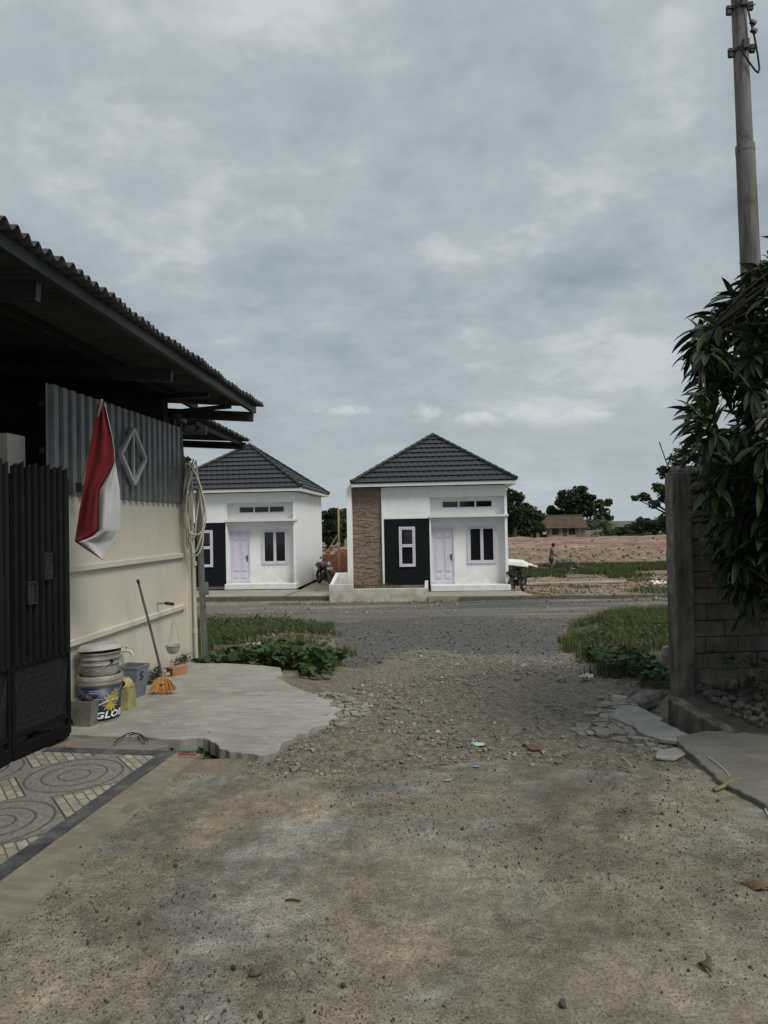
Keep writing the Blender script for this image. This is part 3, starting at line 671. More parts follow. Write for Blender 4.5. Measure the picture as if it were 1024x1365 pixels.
    for i in (1,2): mb.box(x0+i*vw+(i-1)*gp, x0+i*vw+i*gp, y-.03, y+.01, z0, z1)
    vt = mb.build('vent_row', M['window_frame'], h, local=True, bevel=.002)
    for i in range(3):
        a = x0+i*(vw+gp); mb = B(); mb.box(a, a+vw, y-.012, y+.005, z0, z1); mb.build('pane', M['dark_glass'], vt, local=True)
    # roof
    ex0, ex1, ey0, ey1 = .22, W+.34, -.36, D+.36; zf = ZE; ap = Vector(((ex0+ex1)/2, (ey0+ey1)/2, ZE+.14+2.14))
    rf = MB(); zt = zf+.14
    P = [Vector((ex0,ey0,zt)), Vector((ex1,ey0,zt)), Vector((ex1,ey1,zt)), Vector((ex0,ey1,zt))]
    for i in range(4): roof_slope(rf, P[i], P[(i+1)%4], ap)
    ro = rf.build('roof', M['roof_tile'], h, smooth=1, local=True)
    mb = B()
    for i in range(4):
        nn = 14; pr = P[i]
        for j in range(nn):
            a = P[i].lerp(ap, j/nn); b = P[i].lerp(ap, (j+1.08)/nn); up = Vector((0,0,.065))
            mb.tube([a+up*1.0, b+up*.8], [.075,.066], 10)
    mb.tube([ap+Vector((0,0,-.02)), ap+Vector((0,0,.12))], [.16,.05], 10)
    mb.build('hip_cap', M['roof_tile'], ro, smooth=1, local=True)
    mb = B()
    mb.box(ex0, ex1, ey0+.02, ey0+.045, zf, zt+.01); mb.box(ex0, ex1, ey1-.045, ey1-.02, zf, zt+.01)
    mb.box(ex1-.045, ex1-.02, ey0+.045, ey1-.045, zf, zt+.01); mb.box(ex0+.02, ex0+.045, ey0+.045, ey1-.045, zf, zt+.01)
    mb.box(ex0+.045, ex1-.045, ey0+.045, ey1-.045, zf+.02, zf+.04)
    mb.build('fascia', M['white_trim'], ro, local=True)
    return h
HY = -R(4.5)
HR = Vector((-1.40, 26.15, -.62))
HL = Vector((-9.58, 28.45, -.62))
hr = make_house(HR, HY, 'small white house in the centre with a brown stone strip on its front', True)
hl = make_house(HL, HY, 'small white house half hidden behind the cream wall, its blank side wall showing', False)
# pilaster base / low walled planter in front of the right house, and paving
def hpt(H0, x, y, z=0): return Vector((H0.x+x*math.cos(HY)-y*math.sin(HY), H0.y+x*math.sin(HY)+y*math.cos(HY), H0.z+z))
pr_ = thing('planter_wall', HR, 'low white stained planter wall with stepped left end under the stone strip of the central house', 'planter', None, HY)
mb = MB()
mb.box(-.46, 3.02, -1.75, -1.62, -.62, -.05)
mb.add([(-.46,-1.62,-.62),(-.33,-1.62,-.62),(-.33,-.12,-.62),(-.46,-.12,-.62),(-.46,-1.62,.10),(-.33,-1.62,.10),(-.33,-.12,.42),(-.46,-.12,.42)], [(3,2,1,0),(4,5,6,7),(0,1,5,4),(1,2,6,5),(2,3,7,6),(3,0,4,7)])
mb.box(-.46, .40, -1.752, -1.618, -.12, .12)
mb.add([(2.90,-1.62,-.62),(3.02,-1.62,-.62),(3.02,-.28,-.62),(2.90,-.28,-.62),(2.90,-1.62,-.10),(3.02,-1.62,-.10),(3.02,-.28,.10),(2.90,-.28,.10)], [(3,2,1,0),(4,5,6,7),(0,1,5,4),(1,2,6,5),(2,3,7,6),(3,0,4,7)])
mb.box(-.33, .0, -.25, -.13, -.62, .42)
mb.build('wall', M['planter_white'], pr_, local=True, bevel=.008)
mb = MB(); mb.box(-.33, 2.90, -1.62, .14, -.6, -.09); mb.build('soil_bed', simple('planter_soil', (.17,.135,.09), (.07,.06,.035), 5, .95, .5, .02), pr_, local=True)
def apron(H0, pts, z, nm='house_apron', mat='apron'):
    q = [hpt(H0, x, y) for x, y in pts]; mb = MB(); mb.prism([(p.x,p.y) for p in q], H0.z-1.0, H0.z+z); return tag(mb.build(nm, M[mat], bevel=.01), kind='structure')
apron(HR, [(3.02,-1.86),(6.65,-1.80),(6.35,-.29),(3.02,-.29)], -.315)
apron(HL, [(-1,-2.6),(6.05,-2.55),(6.2,-.29),(-1,-.29)], -.33)
apron(HL, [(6.08,-2.55),(8.0,-2.55),(7.9,6),(6.05,6)], -.40, 'house_apron', 'apron')
# kerbs
mb = MB()
def kerbline(mb, p, q, z, w=.16, hgt=.5):
    d = (q-p).normalized(); nn = Vector((-d.y, d.x, 0))*w/2; n_ = max(1, int((q-p).length/1.0))
    for i in range(n_):
        a = p.lerp(q, i/n_)+d*.006; b = p.lerp(q, (i+1)/n_)-d*.006
        mb.prism([tuple((a-nn).xy), tuple((b-nn).xy), tuple((b+nn).xy), tuple((a+nn).xy)], z-hgt, z+random.uniform(-.012,.012))
kerbline(mb, hpt(HR, 4.1, -2.02), hpt(HR, 14.5, -1.7), HR.z-.33)
tag(mb.build('road_kerb', M['kerb'], bevel=.01), kind='structure')
mb = MB(); kerbline(mb, hpt(HL, .5, -2.72), hpt(HL, 8.0, -2.75), HL.z-.35, .2)
tag(mb.build('road_kerb', M['kerb'], bevel=.01), kind='structure')
# ================================================================== cream boundary wall, carport roof, gate
NA = Vector((-2.38, 8.10, 0)); NY = -R(4.5)
def npt(a, b, z=0): return Vector((NA.x+a*math.cos(NY)-b*math.sin(NY), NA.y+a*math.sin(NY)+b*math.cos(NY), z))
wl = thing('boundary_wall', NA, 'long cream plastered wall with two ledges and grey ribbed sheet above, broom leaning on it', 'wall', None, NY)
mb = MB(); mb.box(-.15, 0, -2.78, -.02, -.1, 1.90); mb.build('plaster_wall', M['cream'], wl, local=True, bevel=.004)
mb = MB(); mb.box(-.20, .07, -.02, .20, -.1, 1.92); mb.build('end_pillar', M['cream'], wl, local=True, bevel=.006)
for z in (1.28, .68):
    mb = MB(); mb.box(0, .035, -2.78, -.022, z-.028, z+.028); mb.build('ledge', M['cream'], wl, local=True, bevel=.006)
# ribbed sheet cladding (trapezoid ribs)
def ribbed(mb, b0, b1, z0, z1, a=0, pitch=.135, dep=.028, ztop=None):
    prof = [(0,0),(.40,0),(.47,1),(.93,1),(1.0,0)]; vs = []; fs = []
    n_ = int((b1-b0)/pitch)
    L_ = []
    for i in range(n_+1):
        for u_, d_ in prof[:-1]:
            L_.append((b0+(i+u_)*pitch, a+d_*dep))
    L_ = [q for q in L_ if q[0] <= b1]
    for (b_, a_) in L_:
        zt_ = z1 if ztop is None else ztop(b_)
        vs += [(a_, b_, z0), (a_, b_, zt_)]
    for i in range(len(L_)-1): fs.append((2*i, 2*i+2, 2*i+3, 2*i+1))
    mb.add(vs, fs)
mb = MB(); ribbed(mb, -2.80, -.03, 1.885, 2.66, .006, .135, .03, lambda b: 2.74+.03*(b+2.8)/2.8); sh = mb.build('ribbed_sheet', M['galv'], wl, local=True, solid=.003)
mb = MB(); mb.box(-.05, -.01, -2.8, 0, 2.56, 2.60); mb.box(-.05, -.01, -2.8, 0, 2.2, 2.24); mb.build('sheet_rail', M['beam'], wl, local=True)
# diamond-shaped ornament of square tube
mb = MB(); cb, cz, rr = -1.42, 2.30, .27
for r_, a_ in ((rr,.075),(rr*.62,.06)):
    q = [(a_, cb-r_, cz), (a_, cb, cz-r_), (a_, cb+r_, cz), (a_, cb, cz+r_)]
    if r_ == rr:
        for i in range(4): mb.bar(q[i], q[(i+1)%4], .035, .035, (1,0,0))
mb.bar((.075,cb,cz-rr), (.075,cb,cz+rr), .022, .022, (1,0,0))
mb.build('diamond_ornament', simple('pale_steel_tube', (.42,.44,.45), None, 5, .45, .05), wl, local=True, bevel=.003)
# carport roof
CR = thing('carport_roof', npt(0,-3.6,0), 'dark corrugated carport roof jutting out on steel beams above the gate and wall', 'carport roof', None, NY)
off = Vector((0,3.6,0))
def L3(a, b, z): return (a, b+3.6, z)
EA = .70
def zr(a, b): return 3.06-.014*b-.075*(a-EA)       # sheet height: falls toward the lane
mb = MB(); vs = []; fs = []; bs = np.arange(-9.6, .75, .0125); asx = [-5.2, -2.5, .0, EA+.10]
for b_ in bs:
    for a_ in asx:
        vs.append(L3(a_ + (.015*math.sin(b_*3.1)+.01*math.sin(b_*11) if a_ > EA else 0), b_, zr(a_, b_)+.024*math.sin(2*PI*b_/.105)+.10))
na = len(asx)
for i in range(len(bs)-1):
    for j in range(na-1): fs.append((i*na+j, i*na+j+1, (i+1)*na+j+1, (i+1)*na+j))
mb.add(vs, fs); mb.build('corrugated_sheet', M['asbestos'], CR, smooth=2, local=True, solid=.006)
for (a_, b0, b1, wd, hd) in ((EA, -9.6, .72, .05, .085), (EA-.75, -9.6, .70, .05, .07), (EA-1.9,-9.6,.7,.05,.07)):
    mb = MB(); mb.bar(L3(a_, b0, zr(a_, b0)+.03), L3(a_, b1, zr(a_, b1)+.03), wd, hd); mb.build('purlin', M['beam'], CR, local=True, bevel=.003)
for b_, tip in ((-6.2,.0),(-3.95,-.05), (-1.75,-.10), (.55,.03)):
    mb = MB(); mb.bar(L3(-5.0, b_, zr(-5.0, b_)-.085), L3(EA+tip, b_, zr(EA, b_)-.085), .05, .12); mb.build('beam', M['beam'], CR, local=True, bevel=.004)
mb = MB(); mb.bar(L3(-.2, .66, zr(0,.6)-.01), L3(EA-.12, .10, zr(EA, .1)-.03), .03, .05); mb.bar(L3(-.2,-.2,zr(0,0)-.01), L3(EA-.12,-.66,zr(EA,0)-.03), .03, .05)
mb.build('brace', M['beam'], CR, local=True)
# second, lower roof further back
C2 = thing('lean_to_roof', npt(-1,2.2,0), 'small lower corrugated roof end poking out behind the carport roof, above the hanging hose', 'lean-to roof', None, NY)
def L4(a, b, z): return (a+1, b-2.2, z)
mb = MB(); vs = []; fs = []; bs = np.arange(.95, 3.0, .0125)
for b_ in bs:
    for a_ in (-3.2, -1.5, .02): vs.append(L4(a_+.01*math.sin(b_*23), b_, 3.02-.06*(a_)-.02*(b_-1)+.022*math.sin(2*PI*b_/.105)))
for i in range(len(bs)-1):
    for j in range(2): fs.append((i*3+j, i*3+j+1, (i+1)*3+j+1, (i+1)*3+j))
mb.add(vs, fs); mb.build('corrugated_sheet', M['asbestos'], C2, smooth=2, local=True, solid=.006)
for b_ in (1.0, 2.85):
    mb = MB(); mb.bar(L4(-3.1,b_,3.08), L4(-.02,b_,2.88), .05, .11); mb.build('beam', M['beam'], C2, local=True, bevel=.004)
mb = MB(); mb.bar(L4(-.12,.95,2.965), L4(-.12,2.95,2.93), .045, .06); mb.build('purlin', M['beam'], C2, local=True)
mb = MB(); mb.bar(L4(-.30,.55,0), L4(-.30,.55,3.0), .06, .06); mb.bar(L4(-.30,1.0,3.0), L4(-.30,.5,3.0), .05, .05); mb.build('post', M['old_timber'], C2, local=True)
mb = MB(); mb.bar(L4(-2.6,2.9,-.3), L4(-2.6,2.9,3.1), .06, .06); mb.build('post', M['old_timber'], C2, local=True)
# the enclosed carport behind the gate
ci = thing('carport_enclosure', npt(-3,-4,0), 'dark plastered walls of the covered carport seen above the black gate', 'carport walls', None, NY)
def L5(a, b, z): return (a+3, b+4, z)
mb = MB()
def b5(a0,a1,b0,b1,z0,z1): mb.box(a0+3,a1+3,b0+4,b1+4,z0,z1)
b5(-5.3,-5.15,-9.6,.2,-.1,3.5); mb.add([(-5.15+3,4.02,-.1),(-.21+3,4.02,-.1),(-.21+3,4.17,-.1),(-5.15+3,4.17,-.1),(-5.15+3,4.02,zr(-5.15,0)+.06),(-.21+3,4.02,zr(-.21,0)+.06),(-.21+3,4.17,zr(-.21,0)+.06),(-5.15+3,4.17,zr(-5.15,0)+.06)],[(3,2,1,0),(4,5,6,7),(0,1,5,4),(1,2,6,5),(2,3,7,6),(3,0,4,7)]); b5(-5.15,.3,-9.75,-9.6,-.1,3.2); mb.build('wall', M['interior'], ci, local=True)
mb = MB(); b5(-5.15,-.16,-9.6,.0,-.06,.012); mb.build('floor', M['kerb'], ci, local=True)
mb = MB(); b5(-.50,-.16,-3.02,-2.80,.0,2.33); mb.build('pillar', M['cream'], ci, local=True, bevel=.005)
# ------------------------------------------------------------------ folding gate
gt = thing('folding_gate', npt(.08,-3.4,0), 'black steel folding gate with close vertical ribs and mesh lower panels', 'gate', None, 0)
GP = [npt(.15,-2.76), npt(.055,-3.36), npt(.03,-3.95), npt(-.02,-4.55), npt(.0,-5.15), npt(-.05,-5.75), npt(0,-6.35), npt(-.05,-6.95)]
GH = 2.05
for i in range(len(GP)-1):
    p, q = GP[i], GP[i+1]; d = (q-p); Ln = d.length; d.normalize(); nn = Vector((-d.y, d.x, 0))
    if nn.x < 0: nn = -nn
    P_ = lambda t, z, o=0: p+d*t+nn*o+Vector((0,0,z))
    mb = MB()
    mb.bar(P_(.02,.04), P_(.02,GH-.05), .035, .035, (1,0,0)); mb.bar(P_(Ln-.02,.04), P_(Ln-.02,GH-.05), .035, .035, (1,0,0))
    for z in (.075,.18,.66,1.18,1.62,GH-.09): mb.bar(P_(.02,z,-.03 if z > .7 else 0), P_(Ln-.02,z,-.03 if z > .7 else 0), .03 if z > .1 else .045, .03 if z > .1 else .09)
    leaf = mb.build('gate_leaf', M['black_metal'], gt, bevel=.003)
    mb = MB(); nr_ = 9
    for j in range(nr_):
        t = .045+(Ln-.09)*j/(nr_-1); pz = GH+.015*(j%2)
        c0 = P_(t-.021,.67,.0); c1 = P_(t+.021,.67,.0); cf = P_(t,.67,.040)
        top = Vector((0,0,pz-.67))
        mb.add([c0, cf, c1, c0+top, cf+top+Vector((0,0,.03)), c1+top], [(0,1,4,3),(1,2,5,4),(2,0,3,5),(3,4,5),(2,1,0)])
    mb.build('rib_panel', M['rib_metal'], leaf)
    mb = MB(); mb.bar(P_(.04,.64+.66,-.012), P_(Ln-.04,.64+.66,-.012), .004, 1.30); mb.build('backing_sheet', M['black_metal'], leaf)
    mb = MB()
    nxm, nzm = int(Ln/.03), 15
    for j in range(nxm+1):
        t = .03+(Ln-.06)*j/nxm; mb.bar(P_(t,.20,.0), P_(min(Ln-.03,t+.14) ,.64,.0), .005, .005); mb.bar(P_(t,.20,.004), P_(max(.03,t-.14),.64,.004), .005, .005)
    a0 = P_(.03,.10,-.012); a1 = P_(Ln-.03,.195,-.012); tz = Vector((0,0,.55)); th = nn*-.004
    mb.add([a0,a1,a1+tz,a0+tz,a0+th,a1+th,a1+th+tz,a0+th+tz], [(0,1,2,3),(7,6,5,4),(0,4,5,1),(2,6,7,3),(0,3,7,4),(1,5,6,2)])
    mb.build('mesh_panel', simple('dark_mesh_panel', (.022,.026,.026), (.012,.014,.014), 60, .5, .3) if i == 0 else bpy.data.materials['dark_mesh_panel'], leaf)
# lock plate with an ornament and the slot beside it
p, q = GP[0], GP[1]; d = (q-p).normalized(); nn = Vector((-d.y,d.x,0)); nn = nn if nn.x > 0 else -nn
pc = p+d*.27+Vector((0,0,1.34))+nn*.045; rz = math.atan2(d.y, d.x)
mb = MB(); mb.obox(pc, (.085,.012,.20), (0,0,rz)); pltm = simple('gate_plate', (.014,.015,.017), (.009,.010,.011), 5, .4, .1); plt = mb.build('lock_plate', pltm, gt, bevel=.003)
mb = MB()
for t in range(20):
    a_ = 2*PI*t/20; a2 = 2*PI*(t+1)/20
    mb.bar(pc+nn*.009+d*.026*math.cos(a_)+Vector((0,0,.062*math.sin(a_))), pc+nn*.009+d*.026*math.cos(a2)+Vector((0,0,.062*math.sin(a2))), .004,.004)
for dx_, dz_ in ((-.01,.025),(.01,.025)): mb.obox(pc+nn*.009+d*dx_+Vector((0,0,dz_)), (.010,.006,.006), (0,0,rz))
mb.bar(pc+nn*.009+Vector((0,0,.012)), pc+nn*.009+Vector((0,0,-.012)), .005,.005); mb.bar(pc+nn*.009+d*-.012+Vector((0,0,-.028)), pc+nn*.009+d*.012+Vector((0,0,-.028)), .005,.005)
for z_ in (-.085,.085): mb.bar(pc+nn*.009-d*.03+Vector((0,0,z_)), pc+nn*.009+d*.03+Vector((0,0,z_)), .004,.004)
mb.build('plate_ornament', simple('plate_engraving', (.06,.065,.07), None, 5, .4, 0), plt)
pc = p+d*.43+Vector((0,0,1.16))+nn*.04
mb = MB()
for o_, sz in ((Vector((0,0,.075)),(.09,.02,.012)),(Vector((0,0,-.075)),(.09,.02,.012)),(d*.04,(.012,.02,.15)),(-d*.04,(.012,.02,.15))): mb.obox(pc+o_, sz, (0,0,rz))
mb.obox(pc-nn*.005, (.07,.006,.14), (0,0,rz))
mb.build('hand_slot', simple('slot_metal', (.022,.027,.034), None, 5, .4, 0), gt)
# ================================================================== things on and by the cream wall
# flag hanging from a short slanted pole
fl = thing('flag', atY(106, 650, 5.55), 'red and white flag hanging limp from a short slanted white pole', 'flag')
fy = [538,560,580,600,616,635,654,680,708,715,722,735,746]
fL = [130,127,123,119,116.5,114,111,106,102,101,100,119,136]
fB = [139,144,149,152,153,142,131,131,131,122,101,119.5,136.5]
fR = [140,145,149.5,152.5,153.6,157,160,161,160,157,154,145,138]
def flagband(A, Bb, name, mat, ph):
    mb = MB(); vs = []; fs = []; n_ = 14; ny_ = 60
    for j in range(ny_+1):
        y = np.interp(j/ny_, np.linspace(0,1,len(fy)), fy); a = np.interp(y, fy, A); b = np.interp(y, fy, Bb)
        for i in range(n_+1):
            u_ = i/n_; px = a+(b-a)*u_; t = (y-fy[0])/(fy[-1]-fy[0])
            lt = max(0,1-max(0,t-.82)/.18); dep = 5.28+.035*math.sin(u_*5.2+ph*1.9+t*1.6)*(0.3+t)*(.35+.65*lt)+.012*math.sin(u_*11+y*.02+ph)*lt
            vs.append(atY(px, y, dep))
    for j in range(ny_):
        for i in range(n_):
            q = j*(n_+1)+i; fs.append((q,q+1,q+n_+2,q+n_+1))
    mb.add(vs, fs); return mb.build(name, mat, fl, smooth=2, solid=.002)
flagband(fL, fB, 'red_cloth', M['cloth_red'], 0); flagband(fB, fR, 'white_cloth', M['cloth_white'], 1)
mb = MB(); mb.tube([atY(107,655,5.62), atY(136,533,5.24)], [.011,.009], 10)
mb.build('pole', M['cloth_white'], fl, smooth=1)
mb = MB(); mb.obox(atY(107,650,5.60), (.05,.06,.08)); mb.build('bracket', M['rust'], fl, bevel=.004)
# hose loops hung at the wall end
hz_ = npt(.16, .02, 2.0)
hs = thing('garden_hose', hz_, 'dirty cream hose coiled in loose loops and hung at the end of the cream wall', 'hose')
mb = MB(); yk = 8.0
for (cx_, cy_, rx, ry, y0) in ((253,672,7,55,8.02),(256,668,9,50,7.98),(260,676,10,62,7.95),(250,655,5,38,8.05),(258,690,14,52,8.0)):
    pts = []
    for i in range(41):
        a_ = 2*PI*i/40; w_ = 1-.35*max(0, math.cos(a_))
        pts.append(atY(cx_+rx*math.sin(a_)*w_+2*math.sin(3*a_+cx_), cy_-ry*math.cos(a_), y0+.015*math.sin(a_*2)))
    mb.tube(pts, .0095, 8)
pts = [atY(x, y, 7.93) for x, y in [(250,618),(255,622),(262,634),(268,650),(273,672),(275,692),(272,705),(266,712),(259,713),(252,708)]]
sm = []
for i in range(len(pts)-1):
    for t in range(4): sm.append(pts[i].lerp(pts[i+1], t/4))
mb.tube(sm, .010, 8); mb.build('hose_coil', M['hose'], hs, smooth=2)
mb = MB(); mb.tube([atY(251,640,8.06), atY(258,612,7.97), atY(251,612,7.97)], .008, 6); mb.build('hook', M['rust'], hs)
# bundle of dry straps on post top
for nm, mt, a_, b_, r_, z1, lab in (('water_pipe','pvc',.125,.10,.022,2.30,'thick pale plastic pipe standing against the end pillar of the cream wall'),
                                ('drain_pipe','pvc',.175,.16,.014,2.02,'thin pale plastic pipe standing between the thick pipe and the grey steel post')):
    mb = MB(); mb.tube([npt(a_,b_,-.1), npt(a_-.02,b_,z1*.5), npt(a_-.05,b_,z1)], r_, 14)
    for z_ in (.35, 1.15): mb.tube([npt(a_-.01,b_,z_), npt(a_-.01,b_,z_+.05)], r_*1.22, 14)
    o_ = mb.build(nm, M[mt], smooth=1); tag(o_, lab, 'pipe')
mb = MB(); mb.bar(npt(.235,.12,-.15), npt(.17,.12,2.05), .035, .05); mb.bar(npt(.245,.115,.8), npt(.235,.115,.95), .05,.06); tag(mb.build('steel_post', M['steel'], bevel=.004), 'grey steel post at the outer end of the cream wall beside the pale pipes', 'post')
mb = MB(); mb.bar(npt(.03,.02,1.93), npt(-.03,.03,2.95), .07, .05); mb.bar(npt(.085,-.03,1.4), npt(.085,-.03,2.05), .05, .012); tag(mb.build('timber_post', M['old_timber'], bevel=.004), 'dark weathered timber stud on the wall end, holding up the roof edge', 'post')
# broom
bt_ = atZ(221, 925, TS); bt_ = Vector((bt_.x, bt_.y, TS))
top = npt(.015, 0, 0); 
tp = atY(184, 774, 6.55); hd = bt_+Vector((-.03,.02,.14))
br_ = thing('broom', bt_, 'old broom with orange straw head leaning its grey handle on the wall', 'broom')
mb = MB(); mb.tube([hd, hd.lerp(tp,.5)+Vector((.004,0,-.004)), tp], [.012,.012,.0115], 12); mb.build('handle', simple('grey_broom_handle', (.10,.095,.09), (.05,.048,.045), 20, .5, .2), br_, smooth=1)
mb = MB(); mb.tube([tp+(hd-tp).normalized()*-.01, tp+(hd-tp).normalized()*.03], .014, 12); mb.build('cap', M['black_plastic'], br_)
mb = MB()
for i in range(260):
    u_ = random.uniform(-1,1); v_ = random.uniform(-1,1); s0 = hd+Vector((u_*.02, v_*.012, random.uniform(-.02,.02)))
    e0 = hd+Vector((u_*.125+.01, v_*.035-.03, -.135+abs(u_)*.03+random.uniform(0,.012)))
    m0 = s0.lerp(e0,.4)+Vector((u_*.022,0,.012)); w_ = .0025
    mb.tube([s0, m0, e0], [.003,.003,.0018], 3, False)
mb.build('straw_head', M['straw'], br_)
mb = MB(); mb.tube([hd+Vector((0,0,.05)), hd+Vector((0,-.003,-.02)), hd+Vector((0,-.01,-.05))], [.016,.026,.036], 12); mb.build('binding', simple('broom_binding', (.33,.20,.09), (.22,.12,.05), 30, .8, .3), br_, smooth=1)
# wall hook bracket and hanging bowl
hb = npt(.0, -.80, .81)
hk = thing('hanging_basket', hb, 'small pale bowl hung on thin wires from a wall bracket', 'hanging planter')
ang_ = math.atan2(0,1)
mb = MB(); mb.tube([npt(0,-.72,.80), npt(.08,-.78,.81), npt(.17,-.85,.81)], .011, 8); mb.build('bracket', M['lid'], hk, smooth=1)
tipp = npt(.24,-.90,.81)
mb = MB(); mb.tube([npt(.13,-.82,.812), tipp], .018, 10); mb.build('bracket_grip', M['black_plastic'], hk, smooth=1)
bc = Vector((tipp.x-.005, tipp.y, .33))
mb = MB(); mb.tube([tipp, tipp+Vector((0,0,-.06)), tipp+Vector((.003,0,-.14))], .0035, 6)
for a_ in (0.1, 2.2, 4.3): mb.tube([tipp+Vector((.003,0,-.13)), bc+Vector((.078*math.cos(a_), .078*math.sin(a_), .06))], .0028, 5)
mb.build('wire', M['lid'], hk)
mb = MB(); mb.lathe([(.036,-.045),(.060,-.02),(.071,.03),(.082,.038),(.082,.046),(.067,.046),(.058,-.01),(.0,-.03)], bc+Vector((0,0,.015)), 28); mb.build('bowl', M['lid'], hk, smooth=1)
# paint bucket with stacked pail and lid
bk = Vector((-2.36, 5.70, TS)); 
def lab_mat():
    k = NT('printed_bucket_label'); o = k.sep(); n = k.noise(8, 5, .6)
    base = k.mix(k.mrange(n, .35, .65), (.014,.035,.10), (.010,.024,.065)); base = k.mix(k.mrange(k.noise(14,6,.7), .58, .72, 0, .7), base, (.20,.21,.20))
    vec = k.node('ShaderNodeMapping'); k.l.new(k.tc.outputs['Object'], vec.inputs[0]); vec.inputs['Scale'].default_value = (1,1,.3)
    return k.fin(base, .45)
M['label_blue'] = lab_mat()
pb = thing('paint_bucket', bk, 'large white paint bucket with blue and yellow label, carrying a stacked grey pail', 'bucket')
r0, r1, hb_ = .148, .166, .375
rad = lambda z: r0+(r1-r0)*z/hb_
mb = MB(); mb.lathe([(r0-.004,0),(r0,.006),(rad(.30),.30),(r1+.012,.305),(r1+.012,.325),(r1+.005,.330),(r1+.012,.335),(r1+.012,.362),(r1+.004,.375),(r1-.004,.372),(r0-.01,.02),(0,.012)], bk, 48); mb.build('tub', M['pail'], pb, smooth=1)
mb = MB(); mb.lathe([(rad(.018)+.0015,.018),(rad(.285)+.0015,.285)], bk, 48); lb = mb.build('label', M['label_blue'], pb, smooth=2)
def on_bucket(az, z, o=.003): # az measured from the camera-facing side, + to the right
    a = -PI/2+math.atan2(bk.x, bk.y)*-1*-1*1.0
    a = math.atan2(-bk.y, -bk.x)+az; rr = rad(z)+o
    return bk+Vector((rr*math.cos(a), rr*math.sin(a), z))
# yellow burst on the label
mb = MB()
for (az0, z0, rr0, n_) in ((.50,.160,.085,13),(.78,.215,.06,10)):
    for i in range(n_):
        a_ = 2*PI*i/n_; da = .24
        P = [(0,0,.0035),(math.cos(a_-da)*.6,math.sin(a_-da)*.6,.004),(math.cos(a_),math.sin(a_),.0035),(math.cos(a_+da)*.6,math.sin(a_+da)*.6,.004)]
        vs = []
        for (x_, y_, o_) in P:
            vs.append(on_bucket(az0+x_*rr0*6.2*.9, z0+y_*rr0, o_))
        mb.add(vs, [(0,1,2,3)])
mb.build('label_burst', simple('label_yellow', (.50,.38,.05), (.32,.24,.05), 20, .5, 0), lb)
mb = MB()
prev = None
for i in range(25):
    az = -.75+i*.072; zc = .115+.05*math.sin((i-4)*.11)+.02*i/25
    cur = (on_bucket(az, zc-.006, .003), on_bucket(az, zc+.004, .003))
    if prev: mb.add([prev[0],cur[0],cur[1],prev[1]], [(0,1,2,3)])
    prev = cur
mb.build('label_swoosh', M['letter'], lb); mb = MB()
for row, (zc, a0, a1) in enumerate(((.262,-.55,.05),(.245,-.55,-.1))):
    for i in range(14):
        az = a0+(a1-a0)*i/14; mb.add([on_bucket(az,zc-.003),on_bucket(az+.022,zc-.003),on_bucket(az+.022,zc+.003),on_bucket(az,zc+.003)], [(0,1,2,3)])
mb.build('small_print', M['letter'], lb)
# lettering wrapped round the tub
cu = bpy.data.curves.new('lettering', 'FONT'); cu.body = 'GLOB'; cu.size = .085; cu.offset = .0032; cu.extrude = .0; cu.shear = .18; cu.space_character = 1.12; cu.resolution_u = 3
to = bpy.data.objects.new('lettering_tmp', cu); COL.objects.link(to); bpy.context.view_layer.update()
me = bpy.data.meshes.new_from_object(to.evaluated_get(bpy.context.evaluated_depsgraph_get())); bpy.data.objects.remove(to)
bm = bmesh.new(); bm.from_mesh(me); bmesh.ops.triangulate(bm, faces=bm.faces)
bmesh.ops.subdivide_edges(bm, edges=[e for e in bm.edges if e.calc_length() > .02], cuts=2, use_grid_fill=False)
for v in bm.verts:
    q = on_bucket(-.28+v.co.x/.158*1.05, .040+v.co.y*.82, .004); v.co = q-bk
bm.to_mesh(me); bm.free(); me.materials.clear(); me.materials.append(M['letter'])
lo_ = bpy.data.objects.new('lettering', me); COL.objects.link(lo_); lo_.parent = lb
mb = MB(); pts = []
for i in range(21):
    t = i/20; az = -1.2+2.4*t; pts.append(on_bucket(az, .30-.10*math.sin(PI*t), .02+.02*math.sin(PI*t)))
mb.tube(pts, .0028, 6); mb.build('handle', M['steel'], pb, smooth=2)
# stacked pail
pc_ = bk+Vector((.0,.0,.372)); sp_ = thing('plastic_pail', pc_, 'grey-white ribbed pail standing on the blue labelled paint bucket, under the upturned lid', 'bucket')
mb = MB(); mb.lathe([(.138,-.0),(.142,.01),(.148,.085),(.158,.088),(.158,.098),(.150,.102),(.152,.128),(.162,.132),(.162,.142),(.153,.146),(.155,.172),(.164,.176),(.164,.188),(.148,.188),(.13,.02),(0,.015)], pc_, 48); mb.build('tub', M['pail'], sp_, smooth=1)
mb = MB(); pts = []
for i in range(21):
    t = i/20; a = -PI/2-.4-1.35+2.7*t; rr = .168+.012*math.sin(PI*t); pts.append(pc_+Vector((rr*math.cos(a), rr*math.sin(a), .12-.09*math.sin(PI*t)*(.6+.4*t))))
mb.tube(pts, .003, 6); mb.build('handle', M['steel'], sp_, smooth=2)
mb = MB()
for t in (0,20):
    mb = MB(); mb.obox(pts[t], (.02,.02,.03)); mb.build('handle_lug', M['black_plastic'], sp_, bevel=.003)
pl_ = pc_+Vector((-.003,0,.184)); 
mb = MB(); mb.lathe([(.176,.0),(.182,.006),(.176,.016),(.155,.036),(.14,.044),(.132,.041),(.08,.046),(0,.052)], pl_+Vector((0,0,.012)), 48, (R(-3),R(-3),0)); mb.lathe([(0,.028),(.13,.02),(.168,.0),(.176,.0)], pl_+Vector((0,0,.012)), 48, (R(-3),R(-3),0))
